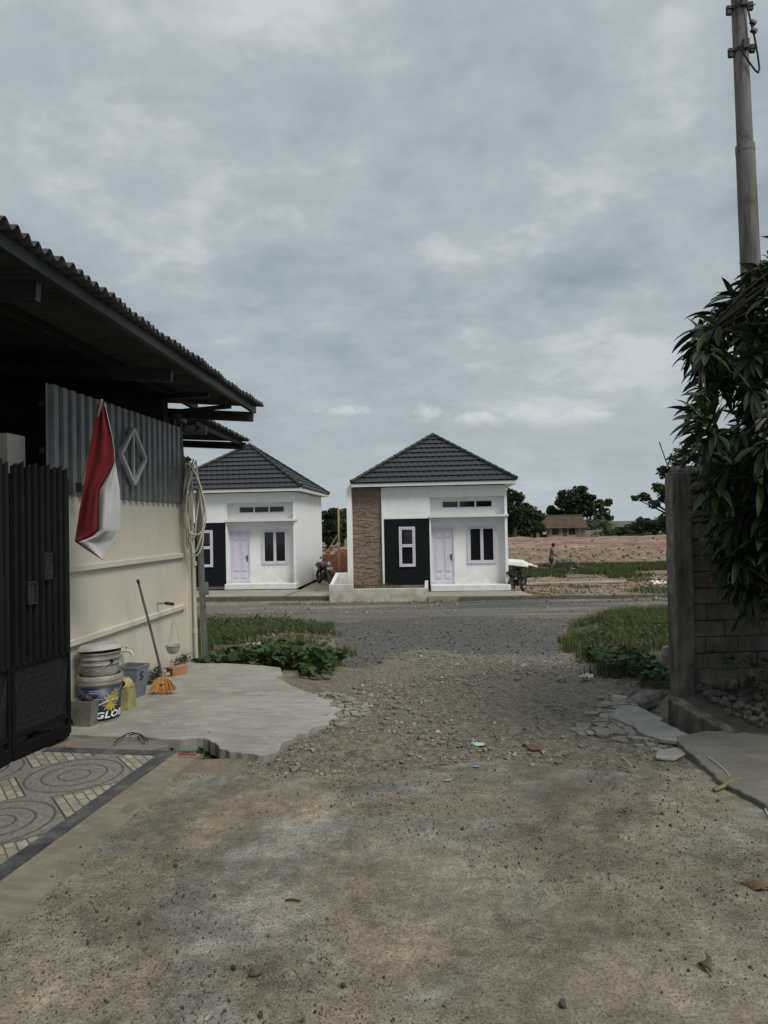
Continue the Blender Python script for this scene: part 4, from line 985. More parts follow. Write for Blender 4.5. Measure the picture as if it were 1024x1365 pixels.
lidt = thing('basin_lid', pl_, 'upturned grey-white round basin lying as a lid on top of the bucket stack', 'lid'); mb.build('dish', M['lid'], lidt, smooth=1)
# grey tapered bin
def taper_box(mb, c, wb, wt, db, dt, h, th=.006, rz=0, lean=(0,0)):
    m = Matrix.Translation(Vector(c)) @ Matrix.Rotation(rz, 4, 'Z')
    def ring(w_, d_, z): return [m @ Vector((sx_*w_/2+lean[0]*z, sy_*d_/2+lean[1]*z, z)) for sx_, sy_ in ((-1,-1),(1,-1),(1,1),(-1,1))]
    vs = ring(wb,db,0)+ring(wt,dt,h)+ring(wt-2*th,dt-2*th,h)+ring(wb-2*th,db-2*th,.012)
    fs = [(3,2,1,0)]
    for a in range(3):
        for i in range(4): fs.append((a*4+i, a*4+(i+1)%4, a*4+4+(i+1)%4, a*4+4+i))
    fs.append((12,13,14,15)); mb.add(vs, fs)
gb = atZ(174, 932, TS); gb = Vector((gb.x-.02, gb.y+.12, TS))
bn = thing('waste_bin', gb, 'grey square tapered plastic bin with a dark letter mark, open and empty', 'waste bin', None, R(-14))
mb = MB(); taper_box(mb, (0,0,0), .165, .225, .15, .20, .285); mb.build('body', M['grey_plastic'], bn, local=True, bevel=.008, seg=3)
mb = MB(); 
for q in ((-.116,.116,-.104,-.098),(-.116,.116,.098,.104)): mb.box(q[0],q[1],q[2],q[3],.268,.29)
for q in ((-.116,-.110,-.098,.098),(.110,.116,-.098,.098)): mb.box(q[0],q[1],q[2],q[3],.268,.29)
mb.build('rim', M['grey_plastic'], bn, local=True, bevel=.002)
mb = MB(); 
def sarc(cx0, cz0, r_, a0, a1):
    return [(cx0+r_*math.cos(a), cz0+r_*math.sin(a)) for a in np.linspace(a0, a1, 9)]
path = sarc(.0,.218,.018,R(20),R(270))+sarc(.0,.182,.018,R(90),R(-160))
pts = [Vector((.112-.0, -.02+x_*1.1, z_)) for x_, z_ in path]
pts = [Vector((.0825+(.1125-.0825)*p.z/.285+.004, p.y, p.z)) for p in pts]
mb.tube(pts, .0055, 6); pts2 = [p+Vector((.0,.0,-.062)) for p in pts[4:14]]; 
mb.build('mark', M['mark'], bn, local=True)
# yellow jerrycan cut open
jc = Vector((-2.29, 6.03, TS)); jr = thing('yellow_jerrycan', jc, 'dirty yellow cut plastic jerrycan behind the paint bucket', 'jerrycan', None, R(-8))
mb = MB(); taper_box(mb, (0,0,0), .15, .135, .15, .13, .20, .005); jm = simple('dirty_yellow_plastic', (.38,.33,.12), (.20,.17,.08), 10, .5, .2); mb.build('body', jm, jr, local=True, bevel=.03, seg=4)
mb = MB(); mb.lathe([(.078,.19),(.070,.23),(.045,.26),(.028,.265),(.02,.255)], (0,0,0), 24); sb = mb.build('shoulder', jm, jr, local=True, smooth=1)
mb = MB(); mb.lathe([(.024,-.012),(.026,.008),(.018,.010),(.0,.006)], (.02,-.066,.225), 18, (R(62),0,0)); mb.build('spout', M['black_plastic'], jr, local=True, smooth=1)
# grey tapered pot at the gate
tpp = atZ(110, 974, .02); tpp = Vector((tpp.x+.0, tpp.y+.09, .018)); pt = thing('square_pot', tpp, 'dusty grey square tapered pot at the foot of the gate, holding dark scraps', 'pot', None, R(-12))
mb = MB(); taper_box(mb, (0,0,0), .145, .195, .13, .17, .23); mb.build('body', simple('dusty_grey_pot', (.20,.185,.15), (.11,.10,.082), 9, .7, .25), pt, local=True, bevel=.005)
mb = MB()
for i in range(26): mb.rock((random.uniform(-.07,.07), random.uniform(-.06,.06), .20+random.uniform(0,.05)), .06, .05, .035, 6, random.random()*6, .5)
mb.build('contents', M['mark'], pt, local=True)
# wall tap
tb = npt(0, -2.0, .40); tpn = thing('wall_tap', npt(0,-2.0,.36), 'small pale plastic water tap on the cream wall above the jerrycan', 'tap')
P0 = npt(0,-1.62,.46)
tpn.location = P0
mb = MB(); mb.tube([P0+Vector((-.01,0,0)), P0+Vector((.09,0,0)), P0+Vector((.12,-.01,-.01)), P0+Vector((.135,-.015,-.05))], [.013,.014,.014,.011], 12); mb.tube([P0+Vector((.07,0,0)), P0+Vector((.07,0,.035))], .008, 8); mb.build('spout', M['pvc'], tpn, smooth=1)
mb = MB(); mb.obox(P0+Vector((.07,0,.045)), (.055,.014,.012), (0,0,.6)); mb.obox(P0+Vector((.07,0,.045)), (.014,.055,.012), (0,0,.6)); mb.build('handle', M['pvc'], tpn, bevel=.003)
# hollow brick with pipe elbow
hbk = atZ(236, 899, TS); hbk = Vector((hbk.x, hbk.y, TS)); hbt = thing('hollow_brick', hbk, 'orange hollow clay brick lying by the wall foot beyond the broom', 'brick', None, R(58))
mb = MB(); Lb, Wb, Hb = .20, .10, .085
mb.box(-Lb/2, Lb/2, -Wb/2, -Wb/2+.012, 0, Hb); mb.box(-Lb/2, Lb/2, Wb/2-.012, Wb/2, 0, Hb); mb.box(-Lb/2, Lb/2, -Wb/2+.012, Wb/2-.012, 0, .012); mb.box(-Lb/2, Lb/2, -Wb/2+.012, Wb/2-.012, Hb-.012, Hb)
mb.box(-Lb/2, Lb/2, -Wb/2+.012, Wb/2-.012, Hb/2-.005, Hb/2+.005); mb.box(-Lb/2, Lb/2, -.005, .005, .012, Hb/2-.005); mb.box(-Lb/2, Lb/2, -.005, .005, Hb/2+.005, Hb-.012); mb.box(-.01,.01,-Wb/2+.012,Wb/2-.012,.012,Hb-.012)
mb.build('clay_block', simple('orange_clay', (.40,.20,.085), (.26,.12,.05), 12, .85, .4), hbt, local=True, bevel=.002)
e0 = hbk+Vector((-.20,-.12,0)); mb = MB(); mb.tube([e0+Vector((0,0,.02)), e0+Vector((.10,.03,.022)), e0+Vector((.15,.05,.022))], [.018,.018,.018], 12); mb.tube([e0+Vector((.0,0,.02)), e0+Vector((.03,.01,.02))], .022, 12)
tag(mb.build('pipe_offcut', M['pvc'], smooth=1), 'short pale pipe offcut lying between the broom head and the clay brick', 'pipe')
# black hose offcut on the landing
pts = [atZ(x, y, TS+.005)+Vector((0,0,h)) for x, y, h in [(152,990,0),(160,984,.0),(168,980,.008),(176,978.5,.012),(184,980,.012),(190,984,.008),(193,988,0)]]
mb = MB(); mb.tube(pts, .0045, 8); mb.tube([p+Vector((.03,-.02,-.002)) for p in pts[2:]], .004, 8); tag(mb.build('cable_offcut', M['rubber'], smooth=2), 'black bent cable offcut lying on the concrete near the bucket', 'cable')
# red and green pen-like plastic sticks by the hole
for nm, mt, y_, lab in (('plastic_stick','foot_red',1005.5,'red plastic stick lying at the edge of the mossy hole'),('plastic_stick','foot_green',1001,'green plastic stick lying at the edge of the mossy hole')):
    a = atZ(238, y_, .03); b = atZ(262, y_+.5, .03); mb = MB(); mb.tube([a,b], .006, 6); tag(mb.build(nm, M[mt]), lab, 'plastic stick')
# ================================================================== block wall on the right
BW = thing('block_wall', Vector((2.62,6.25,0)), 'grimy grey concrete block wall with rough end pillar and bent rebar on top', 'block wall', None, R(3))
mb = MB()
N_ = 22
for side in range(1):
    pass
vs = []; fs = []; hh = 2.02
for i in range(N_+1):
    z = -.15+(hh+.15)*i/N_
    j = lambda: random.uniform(-.006,.006)
    vs += [(0+j(),0+j(),z),(.17+j(),0+j(),z),(.17+j(),.17+j(),z),(0+j(),.17+j(),z)]
for i in range(N_):
    for q in range(4): fs.append((i*4+q, i*4+(q+1)%4, i*4+4+(q+1)%4, i*4+4+q))
fs += [(3,2,1,0), tuple(N_*4+q for q in range(4))]
mb.add(vs, fs); mb.build('pillar', M['pillar'], BW, local=True, bevel=.01, seg=2)
mb = MB(); z = .22; row = 0
while z < 1.95:
    x = .172-(.155 if row % 2 else 0)-random.uniform(0,.04)
    while x < 3.2:
        w_ = .31+random.uniform(-.02,.02); x0 = max(x, .172)
        if x+w_-x0 > .03: mb.box(x0+.003, x+w_-.003, .045+random.uniform(-.008,.004), .13, z+.003, z+.1455+random.uniform(-.004,.001))
        x += w_
    z += .148; row += 1
mb.build('blocks', M['block'], BW, local=True, bevel=.006)
mb = MB(); mb.box(.17, 3.2, .062, .125, -.15, 1.98); mb.build('mortar', simple('dark_mortar', (.035,.032,.026), (.02,.018,.015), 20, .95, .4), BW, local=True)
mb = MB()
for i in range(34):
    x = .17+i*.09+random.uniform(0,.03); mb.rock((x, .06+random.uniform(-.02,.03), random.uniform(.0,.2)), random.uniform(.10,.2), .12, random.uniform(.06,.12), 7, random.random()*6, .3)
mb.box(.17,3.2,.04,.14,-.15,.22)
mb.build('rubble_footing', M['pillar'], BW, local=True, bevel=.006)
for (x0, x1, y1, zt) in ((.05,-.10,-.05,.30),(.07,.24,.0,.27),(.16,.155,.05,.31)):
    mb = MB(); mb.tube([(x0,.08,1.98),(x0+(x1-x0)*.35,.08,2.08),(x1,.08+y1,2.0+zt)], .0045, 6); mb.build('rebar', M['rust'], BW, local=True)
mb = MB(); vs = []; fs = []
for i in range(60):
    x = .03+i*.02; vs += [(x, .09+(.012 if (i//2)%2 else 0), 1.99),(x, .09+(.012 if (i//2)%2 else 0), 2.085)]
for i in range(59): fs.append((2*i,2*i+2,2*i+3,2*i+1))
mb.add(vs, fs); mb.build('zinc_strip', M['zinc_dirty'], BW, local=True, solid=.003)
mb = MB()
for i in range(10): mb.rock((.03+.03*i, .07+random.uniform(-.04,.06), 2.02), .09, .08, .05, 6, random.random()*6, .4)
mb.build('mortar_lumps', M['pillar'], BW, local=True)
# sloping drain beam at the foot of the wall
mb = MB(); a, b = atZ(897,930,.14), atZ(985,979,.03); d = b-a; nn = Vector((-d.y,d.x,0)).normalized()*.055
q = []
ns = 14
vs = []; fs = []
for i in range(ns+1):
    p = a+d*(i/ns); j = lambda: Vector((random.uniform(-.008,.008),random.uniform(-.008,.008),random.uniform(-.008,.008)))
    vs += [p-nn+j()+Vector((0,0,-.2-p.z*.5)), p+nn+j()+Vector((0,0,-.2-p.z*.5)), p+nn+j(), p-nn+j()]
for i in range(ns):
    for s4 in range(4): fs.append((i*4+s4, i*4+(s4+1)%4, i*4+4+(s4+1)%4, i*4+4+s4))
fs += [(3,2,1,0),(ns*4,ns*4+1,ns*4+2,ns*4+3)]
mb.add(vs, fs); tag(mb.build('drain_beam', M['pillar'], bevel=.008), 'sloping worn concrete drain edge running from the block wall foot to the lane', 'drain edge')
# ================================================================== electric pole
PB = Vector((5.50, 10.0, -.1)); ep = thing('electric_pole', PB, 'tall weathered concrete electric pole with a step in it and a loose cable', 'electric pole')
tz = 9.9; topx = atY(984.5, 0, 10.0); lx = lambda z: PB.x+(topx.x-PB.x)*(z+.1)/(topx.z+.1)
mb = MB(); mb.tube([Vector((lx(z),10,z)) for z in (-.3,3.5,6.95)], [.18,.145,.128], 28); mb.tube([Vector((lx(6.93),10,6.93)),Vector((lx(7.03),10,7.03))],[.133,.131],28); mb.build('lower_section', M['pole'], ep, smooth=1)
mb = MB(); mb.tube([Vector((lx(z),10,z)) for z in (7.0,8.4,tz)], [.110,.103,.097], 28); mb.build('upper_section', M['pole'], ep, smooth=1)
for z_ in (8.42, 9.05, 9.65):
    mb = MB(); cx_ = lx(z_); mb.tube([Vector((cx_,10,z_-.03)),Vector((cx_,10,z_+.03))], .118, 20)
    mb.obox((cx_-.16,9.98,z_-.03), (.07,.05,.13)); mb.obox((cx_+.16,9.98,z_+.03), (.07,.05,.12)); mb.obox((cx_,9.86,z_+.02), (.09,.06,.14)); mb.tube([Vector((cx_-.22,9.95,z_-.02)),Vector((cx_+.22,9.95,z_+.03))], .009, 6)
    mb.build('clamp', M['rust'], ep, bevel=.006)
mb = MB(); pts = [atY(x, y, 9.86) for x, y in [(986,62),(990,68),(995,77),(1001,86),(1007,94),(1011,97),(1012.5,91),(1010,72),(1006,50),(1001,30),(997,12),(995,-6)]]; sm = []
for i in range(len(pts)-1):
    for t in range(3): sm.append(pts[i].lerp(pts[i+1], t/3))
mb.tube(sm, .013, 8); mb.build('loose_cable', M['rubber'], ep, smooth=2)
for x_, y_ in ((1004,30),(1005,41)):
    mb = MB(); mb.obox(atY(x_, y_, 9.85), (.09,.06,.05), (0,.5,0)); mb.tube([atY(x_,y_,9.85), atY(x_+1,y_+4,9.85)], .02, 8); mb.build('cable_connector', M['black_plastic'], ep, bevel=.006)
# ================================================================== vegetation helpers
def npmesh(name, V, F, mat, parent=None, tag_=None, nper=4, smooth=False):
    V = np.asarray(V, np.float32).reshape(-1,3); F = np.asarray(F, np.int32)
    off = np.array(rootloc(parent)) if parent is not None else np.array([(V[:,0].min()+V[:,0].max())/2, (V[:,1].min()+V[:,1].max())/2, V[:,2].min()])
    me = bpy.data.meshes.new(name); me.vertices.add(len(V)); me.vertices.foreach_set('co', (V-off).astype(np.float32).ravel())
    nf = F.size//nper; me.loops.add(F.size); me.loops.foreach_set('vertex_index', F.ravel())
    me.polygons.add(nf); me.polygons.foreach_set('loop_start', np.arange(0, F.size, nper, dtype=np.int32)); me.polygons.foreach_set('loop_total', np.full(nf, nper, np.int32))
    if smooth: me.polygons.foreach_set('use_smooth', np.ones(nf, bool))
    me.update(calc_edges=True); me.materials.append(mat); o = bpy.data.objects.new(name, me); COL.objects.link(o)
    if parent is not None: o.parent = parent
    else: o.location = off
    return o
def cards(C, size, asp=.55, flat=.5):
    # small folded rhombic leaves with random orientation
    n = len(C); s = size*rng.uniform(.6,1.25,(n,1))
    d = rng.normal(size=(n,3)); d[:,2] = d[:,2]*flat-.25; d /= np.linalg.norm(d,axis=1,keepdims=True)
    u = rng.normal(size=(n,3)); u = np.cross(d,u); u /= np.linalg.norm(u,axis=1,keepdims=True)
    a = C-d*s*.5; b = C+u*s*asp*.5; c = C+d*s*.5; e = C-u*s*asp*.5
    V = np.stack([a,b,c,e],1).reshape(-1,3); F = np.arange(4*n)
    return V, F
def clump_pts(c, r, n, sq=.75):
    d = rng.normal(size=(n,3)); d /= np.linalg.norm(d,axis=1,keepdims=True)
    rr = r*(rng.uniform(.25,1,(n,1))**.45); p = d*rr; p[:,2] *= sq
    bias = fbm(d[:,0]*2.2+c[0], d[:,2]*2.2+c[2]+d[:,1], 3, 5); keep = bias > .40+.12*rng.random(n)
    return (np.array(c)+p*(.75+.6*bias[:,None]))[keep]
def blades(n, xf, h, w=.008, bend=.5, mat=None, name='grass', zoff=0):
    P = xf(n); n = len(P); hh = h*rng.uniform(.45,1.35,n); a = rng.uniform(0,2*PI,n); b = rng.uniform(.1,bend,n)*hh
    dx, dy = np.cos(a), np.sin(a); px_, py_ = -dy*w/2, dx*w/2; ws = hh/h
    z = gz(P[:,0],P[:,1])+zoff
    def V_(t, k): 
        off = b*t*t; return np.stack([P[:,0]+dx*off+px_*k, P[:,1]+dy*off+py_*k, z+hh*(t-.28*t*t*b/hh)], -1)
    V = np.stack([V_(0,-1),V_(0,1),V_(.5,.85),V_(.5,-.85),V_(1,.15),V_(1,-.15)],1)
    i = np.arange(n)[:,None]*6; F = np.concatenate([i+0,i+1,i+2,i+3,i+3,i+2,i+4,i+5],1)
    return npmesh(name, V, F, mat or M['grass'])
def area_sampler(x0,x1,y0,y1,zone,thr=.5,seed=3,sc=1.2,lo=.42):
    def f(n):
        m = n*3; x = rng.uniform(x0,x1,m); y = rng.uniform(y0,y1,m)
        k = (zone(x,y) > thr) & (fbm(x*sc,y*sc,3,seed) > lo+rng.uniform(-.08,.08,m)); P = np.stack([x[k],y[k]],-1)
        return P[:n]
    return f
# ------------------------------------------------------------------ grass and ground plants
zl = lambda x,y: zone_green(x,y)*(x < 0)*(~((np.abs(x+1.8)<1.15)&(np.abs(y-11.3)<1.5)&(fbm(x*1.6,y*1.6,2,8)<.60)&(vnoise(x*37,y*41,9)<.82)))
zr_ = lambda x,y: zone_green(x,y)*(x > 0)
tag(blades(42000, area_sampler(-6,0,8.3,19,zl,.5,3,.9,.34), .15, .009, .8), kind='stuff')
tag(blades(46000, area_sampler(1.6,11,6.7,18.4,zr_,.5,4,.8,.42), .19, .008, .9), kind='stuff')
tag(blades(26000, area_sampler(4.5,19,34,45,lambda x,y: np.ones_like(x)*((y>36.5)|(fbm(x*.7,y*.7,2,6)>.55))*(x>5.2+(45-y)*.25), .5, 5,.35,.44), .26, .03, .7), kind='stuff')
tag(blades(5000, area_sampler(3,13,24.9,33,lambda x,y: np.ones_like(x),.5,7,.5,.56), .14, .02, .7), kind='stuff')
tag(blades(2600, area_sampler(-4,12,19.6,24.1,lambda x,y: 1.0*(y>23.2),.5,7,.9,.55), .08, .015, .7), kind='stuff')
tag(blades(1800, area_sampler(-1.75,4.2,24.4,26,lambda x,y: 1.0*(x<1.4)*(y>24.9),.5,7,.9,.42), .10, .012, .7, zoff=.42), kind='stuff')
def leaves_disc(P, r, mat, name, kind=True, tilt=.5, fold=.15):
    V = []; F = []
    for p in P:
        rr = r*random.uniform(.5,1.3); a = random.uniform(0,6.28); m = Matrix.Translation(Vector(p)) @ Euler((random.gauss(0,tilt), random.gauss(0,tilt), a)).to_matrix().to_4x4()
        n = len(V); pts = [(0,-.15),(-.7,-.75),(-1,.0),(-.6,.75),(0,1.05),(.6,.75),(1,.0),(.7,-.75)]
        V.append(m@Vector((0,0,-fold*rr)))
        for x,y in pts: V.append(m@Vector((x*rr,y*rr,0)))
        for i in range(8): F.append((n, n+1+i, n+1+(i+1)%8))
    return npmesh(name, [tuple(v) for v in V], np.array(F).ravel(), mat, nper=3)
P = []
for i in range(900):
    x = random.uniform(-2.25,-.55); y = random.uniform(8.05,9.3)
    if fbm(np.array([x*1.5]), np.array([y*1.5]),3,12)[0] < .40: continue
    P.append((x,y,gzz(x,y)+random.uniform(.06,.24)*(1.15-.5*abs(x+1.3))))
for i in range(60):
    p = atZ(random.uniform(400,440), random.uniform(882,905), -.05); P.append((p.x,p.y,gzz(p.x,p.y)+random.uniform(.03,.13)))
tag(leaves_disc(P, .058, M['weed'], 'ground_vine'), kind='stuff')
P = []
def scat(n,x0,x1,y0,y1,ok,h0,h1):
    x = rng.uniform(x0,x1,n); y = rng.uniform(y0,y1,n); k_ = ok(x,y); x, y = x[k_], y[k_]; z = gz(x,y)+rng.uniform(h0,h1,len(x)); P.extend(zip(x,y,z))
scat(1900,-5.5,-.9,9,19,lambda x,y: (zl(x,y)>.6)&(fbm(x,y,3,14)>.5),.04,.22)
scat(1100,2.25,2.75,6.5,8.6,lambda x,y: (zone_green(x,y)>.6)|(x>2.45),.02,.20)
scat(1300,2.2,5.8,7.8,15,lambda x,y: (zr_(x,y)>.9)&(fbm(x,y,3,15)>.5),.03,.20)
for i in range(260):
    x = random.uniform(2.9,4.6); y = random.uniform(5.6,6.2); P.append((x,y,gzz(x,y)+random.uniform(.05,.4)))
tag(leaves_disc(P, .032, M['weed'], 'ground_weeds'), kind='stuff')
P = [tuple(npt(random.uniform(.02,.13), -1.15+random.uniform(-.22,.35), TS+random.uniform(.0,.11))) for i in range(240)]+[tuple(npt(random.uniform(.02,.10), -.25+random.uniform(-.2,.3), TS+random.uniform(.0,.10))) for i in range(120)]
tag(leaves_disc(P, .014, M['leaf_far'], 'wall_foot_weed'), kind='stuff')
P = []
for i in range(700):
    p = atZ(random.uniform(214,292), random.uniform(984,1004), 0); P.append((p.x,p.y,gzz(p.x,p.y)+random.uniform(0,.045)))
tag(leaves_disc(P, .012, M['leaf_far'], 'moss_patch'), kind='stuff')
# ------------------------------------------------------------------ mango tree at the right edge
MG = Vector((3.42, 6.0, -.05)); mg = thing('mango_tree', MG, 'dark tree with long drooping leaves at the right edge by the block wall', 'tree')
CC = Vector((3.75, 5.2, 2.35))
cp_ = [(1012,352),(985,392),(962,405),(945,445),(925,460),(938,500),(935,535),(928,560),(948,590),(985,640),(975,690),(980,730),(1000,775),(1030,800),(1150,800),(1300,700),(1320,420),(1200,250),(1060,320)]
def inpoly(x, y, poly):
    c = False; j = len(poly)-1
    for i in range(len(poly)):
        if (poly[i][1] > y) != (poly[j][1] > y) and x < (poly[j][0]-poly[i][0])*(y-poly[i][1])/(poly[j][1]-poly[i][1])+poly[i][0]: c = not c
        j = i
    return c
wh = []
for x,y,Y_ in [(912,440,4.6),(918,470,4.5),(922,500,4.7),(915,535,4.3),(912,562,4.1),(918,580,4.2),(930,620,4.4),(925,600,4.8),(938,665,4.5),(945,700,4.6),(962,745,4.5),(950,410,4.8),(985,372,4.9),(1008,350,4.9),(962,780,4.6)]: wh.append(atY(x+26, y, Y_))
for x,y,Y_ in [(1015,365,5),(1000,395,4.8),(975,400,4.9),(955,420,5.0),(935,450,4.9),(925,470,4.7),(940,480,5.1),(945,520,4.9),(935,540,5.1),(930,558,4.2),(940,600,4.6),(955,600,5.0),(965,640,4.7),(958,655,5.0),(950,690,4.8),(975,720,4.7),(985,760,4.6),(1000,780,4.9),(1010,790,4.5),(960,470,5.2),(975,500,4.8)]:
    wh.append(atY(x, y, Y_))
for i in range(70):
    y = random.uniform(590,815); x = np.interp(y,[590,640,700,760,815],[950,945,950,970,1000])+random.uniform(0,90); wh.append(atY(x, y, random.uniform(4.3,5.5)))
while len(wh) < 600:
    x = random.uniform(920,1320); y = random.uniform(260,800)
    if inpoly(x-6, y, cp_): wh.append(atY(x, y, random.uniform(4.3,6.2)))
while len(wh) < 740:
    y_ = random.uniform(2.2,5.6); x_ = random.uniform(.70*y_+.45, 5.0); wh.append(Vector((x_, y_, random.uniform(1.9,3.9))))  # out-of-view whorls added to shade the block wall and nearby ground
V = []; F = []
def mleaf(p, d, Ln, w_):
    d = d.normalized(); pos = p.copy(); n0 = len(V); K = 6
    side0 = d.cross(Vector((0,0,1))); side0 = side0.normalized() if side0.length > .05 else Vector((1,0,0))
    tw = random.uniform(-.9,.9)
    for i in range(K+1):
        t = i/K; wd = w_*(math.sin(PI*min(1,t*.93+.05))**.8)*(1-.12*t)*.5
        up_ = side0.cross(d).normalized(); sd_ = (side0*math.cos(tw)+up_*math.sin(tw)); fo = (up_*math.cos(tw)-side0*math.sin(tw))*wd*.35
        V.extend([tuple(pos-sd_*wd+fo), tuple(pos), tuple(pos+sd_*wd+fo)])
        pos = pos+d*(Ln/K); d = (d+Vector((0,0,-.16))).normalized()
    for i in range(K):
        q = n0+3*i; F.extend([q,q+1,q+4,q+3, q+1,q+2,q+5,q+4])
for p in wh:
    od = (p-CC); od.z *= .5; od = od.normalized() if od.length > .05 else Vector((-1,0,0))
    ax = (od*.7+Vector((random.gauss(0,.35), random.gauss(0,.35), random.gauss(.05,.3)))).normalized()
    nl = random.randint(10,15)
    for i in range(nl):
        a_ = i*2.4+random.uniform(-.3,.3); o1 = ax.orthogonal().normalized(); o2 = ax.cross(o1)
        rad_ = o1*math.cos(a_)+o2*math.sin(a_); t = i/nl
        d = ax*(.45+.75*t)+rad_*random.uniform(.6,1.05)+Vector((0,0,random.uniform(-.5,-.05)))
        mleaf(p-ax*.10*(1-t), d, random.uniform(.15,.26), random.uniform(.038,.056))
npmesh('crown', V, np.array(F), M['mango'], mg, smooth=True)
mb = MB(); mb.tube([Vector((3.42,6.0,-.3)), Vector((3.40,5.95,.5)), Vector((3.46,5.8,1.1)), Vector((3.62,5.5,1.7)), CC], [.095,.075,.068,.058,.045], 12); mb.build('trunk', M['bark'], mg, smooth=1)
mb = MB(); limbs = []
for k_ in range(12):
    e = wh[random.randrange(len(wh))]; s0 = Vector((3.5,5.7,1.3)).lerp(CC, random.random()); m_ = s0.lerp(e,.5)+Vector((0,0,random.uniform(.05,.2)))
    mb.tube([s0, m_, e], [.032,.022,.010], 6); limbs += [m_, e, s0.lerp(m_,.5), m_.lerp(e,.5)]
limbs += [CC, Vector((3.62,5.5,1.7))]
for p in wh:
    nb_ = min(limbs, key=lambda q: (q-p).length+.0)
    mb.tube([nb_, nb_.lerp(p,.5)+Vector((0,0,.04)), p], [.010,.007,.004], 4)
mb.build('branches', M['bark'], mg)
# ------------------------------------------------------------------ middle and far trees
def ptree(label, Y_, trunk, clumps, leaf, n, mat, tr, name='broadleaf_tree', group=None, sq=.8, asp=.6, pale=False, depth=1.0):
    b = atY(trunk[0], trunk[1], Y_); b.z = min(b.z, gzz(b.x, Y_)); t = thing(name, b, label, 'tree', group)
    pts = []; mb = MB(); cs = []
    tot = sum(c[2]**2 for c in clumps)
    for (x, y, r) in clumps:
        c = atY(x, y, Y_+random.uniform(-1,1)*r*Y_/FPX*.8*depth); R_ = r*Y_/FPX; cs.append((c,R_))
        m_ = 15; nn_ = int(n*1.5*r*r/tot*2.4/m_); pts.append(clump_pts(tuple(c), R_*1.1, int(nn_*5), sq))
        for q_ in range(m_):
            dd = Vector((random.gauss(0,1),random.gauss(0,1),random.gauss(0,.8))); dd = dd.normalized()*R_*random.uniform(.35,1.0); pts.append(clump_pts(tuple(c+dd), R_*random.uniform(.22,.5), max(8,nn_), sq*.8))
    V_, F_ = cards(np.concatenate(pts), leaf*.68, asp); npmesh('crown', V_, F_, mat, t)
    top = Vector((sum(c.x for c,_ in cs)/len(cs), Y_, sum(c.z for c,_ in cs)/len(cs)))
    fork = b.lerp(top, .55); mb.tube([b+Vector((0,0,-.3)), b.lerp(fork,.5)+Vector((tr*.6,0,0)), fork], [tr*1.25, tr, tr*.8], 8)
    for c, R_ in cs: mb.tube([fork, fork.lerp(c,.55)+Vector((0,0,R_*.15)), c], [tr*.55, tr*.3, tr*.12], 5)
    mb.build('trunk', M['pale_bark' if pale else 'bark'], t); return t
ptree('broad flat-topped dark tree rising behind the old farmhouse roof', 128, (768,716), [(757,664,12),(772,659,12),(785,668,10),(762,678,13),(775,682,13),(748,670,7),(790,680,8)], .85, 5200, M['leaf_far'], .45)
ptree('slim open tree with pale stem right of the old farmhouse', 122, (806,716), [(800,672,7),(810,670,6),(806,682,7),(797,690,6),(812,690,5)], .7, 1500, M['leaf_mid'], .22, pale=True)
ptree('small round tree just behind the left end of the farmhouse roof', 130, (738,716), [(735,680,6),(742,686,6)], .7, 700, M['leaf_far'], .2)
ptree('tall dark tree right behind the roof corner of the central house', 95, (684,716), [(678,660,10),(690,662,8),(684,680,14),(696,676,8),(676,700,12),(672,672,10)], .6, 4200, M['leaf_far'], .35)
ptree('bushy green tree between the central house and the old farmhouse', 100, (706,716), [(704,682,11),(715,688,10),(698,694,12),(712,701,10),(700,706,11),(722,706,6)], .6, 3800, M['leaf_mid'], .3, pale=True)
ptree('low round bush tree right of the palm', 112, (826,717), [(826,709,7),(836,711,5),(816,711,6)], .55, 900, M['leaf_far'], .15)
ptree('spreading open tree with small leaves behind the top of the block wall', 42, (925,716), [(905,612,13),(930,606,12),(952,612,14),(888,628,10),(880,650,9),(858,662,8),(846,664,5),(890,662,11),(872,672,7),(910,640,14),(905,680,14),(925,660,16),(890,690,10),(940,640,16)], .26, 6500, M['leaf_mid'], .16, sq=.7)
ptree('dense dark tree standing left of the block wall top', 105, (862,717), [(858,697,9),(870,700,9),(850,704,8),(880,696,9),(890,702,9),(866,708,9)], .6, 2800, M['leaf_far'], .3)
ptree('low dark tree in the far tree line beside the pale strip of field', 130, (842,717), [(838,704,6),(846,708,6),(832,710,5)], .6, 1100, M['leaf_hazed'], .2)
ptree('dark tree in the gap between the two white houses, left side', 62, (436,735), [(436,690,10),(446,684,8),(434,706,11),(444,702,10),(440,718,10)], .38, 3600, M['leaf_far'], .2)
ptree('dark tree in the gap between the two white houses, right side', 66, (455,735), [(452,690,9),(458,698,10),(452,712,11),(462,684,8)], .38, 3000, M['leaf_mid'], .2)
ptree('dark treetop showing just above the hung hose beside the left house roof', 60, (248,735), [(247,613,6),(250,628,10),(240,650,14)], .35, 1600, M['leaf_far'], .2)
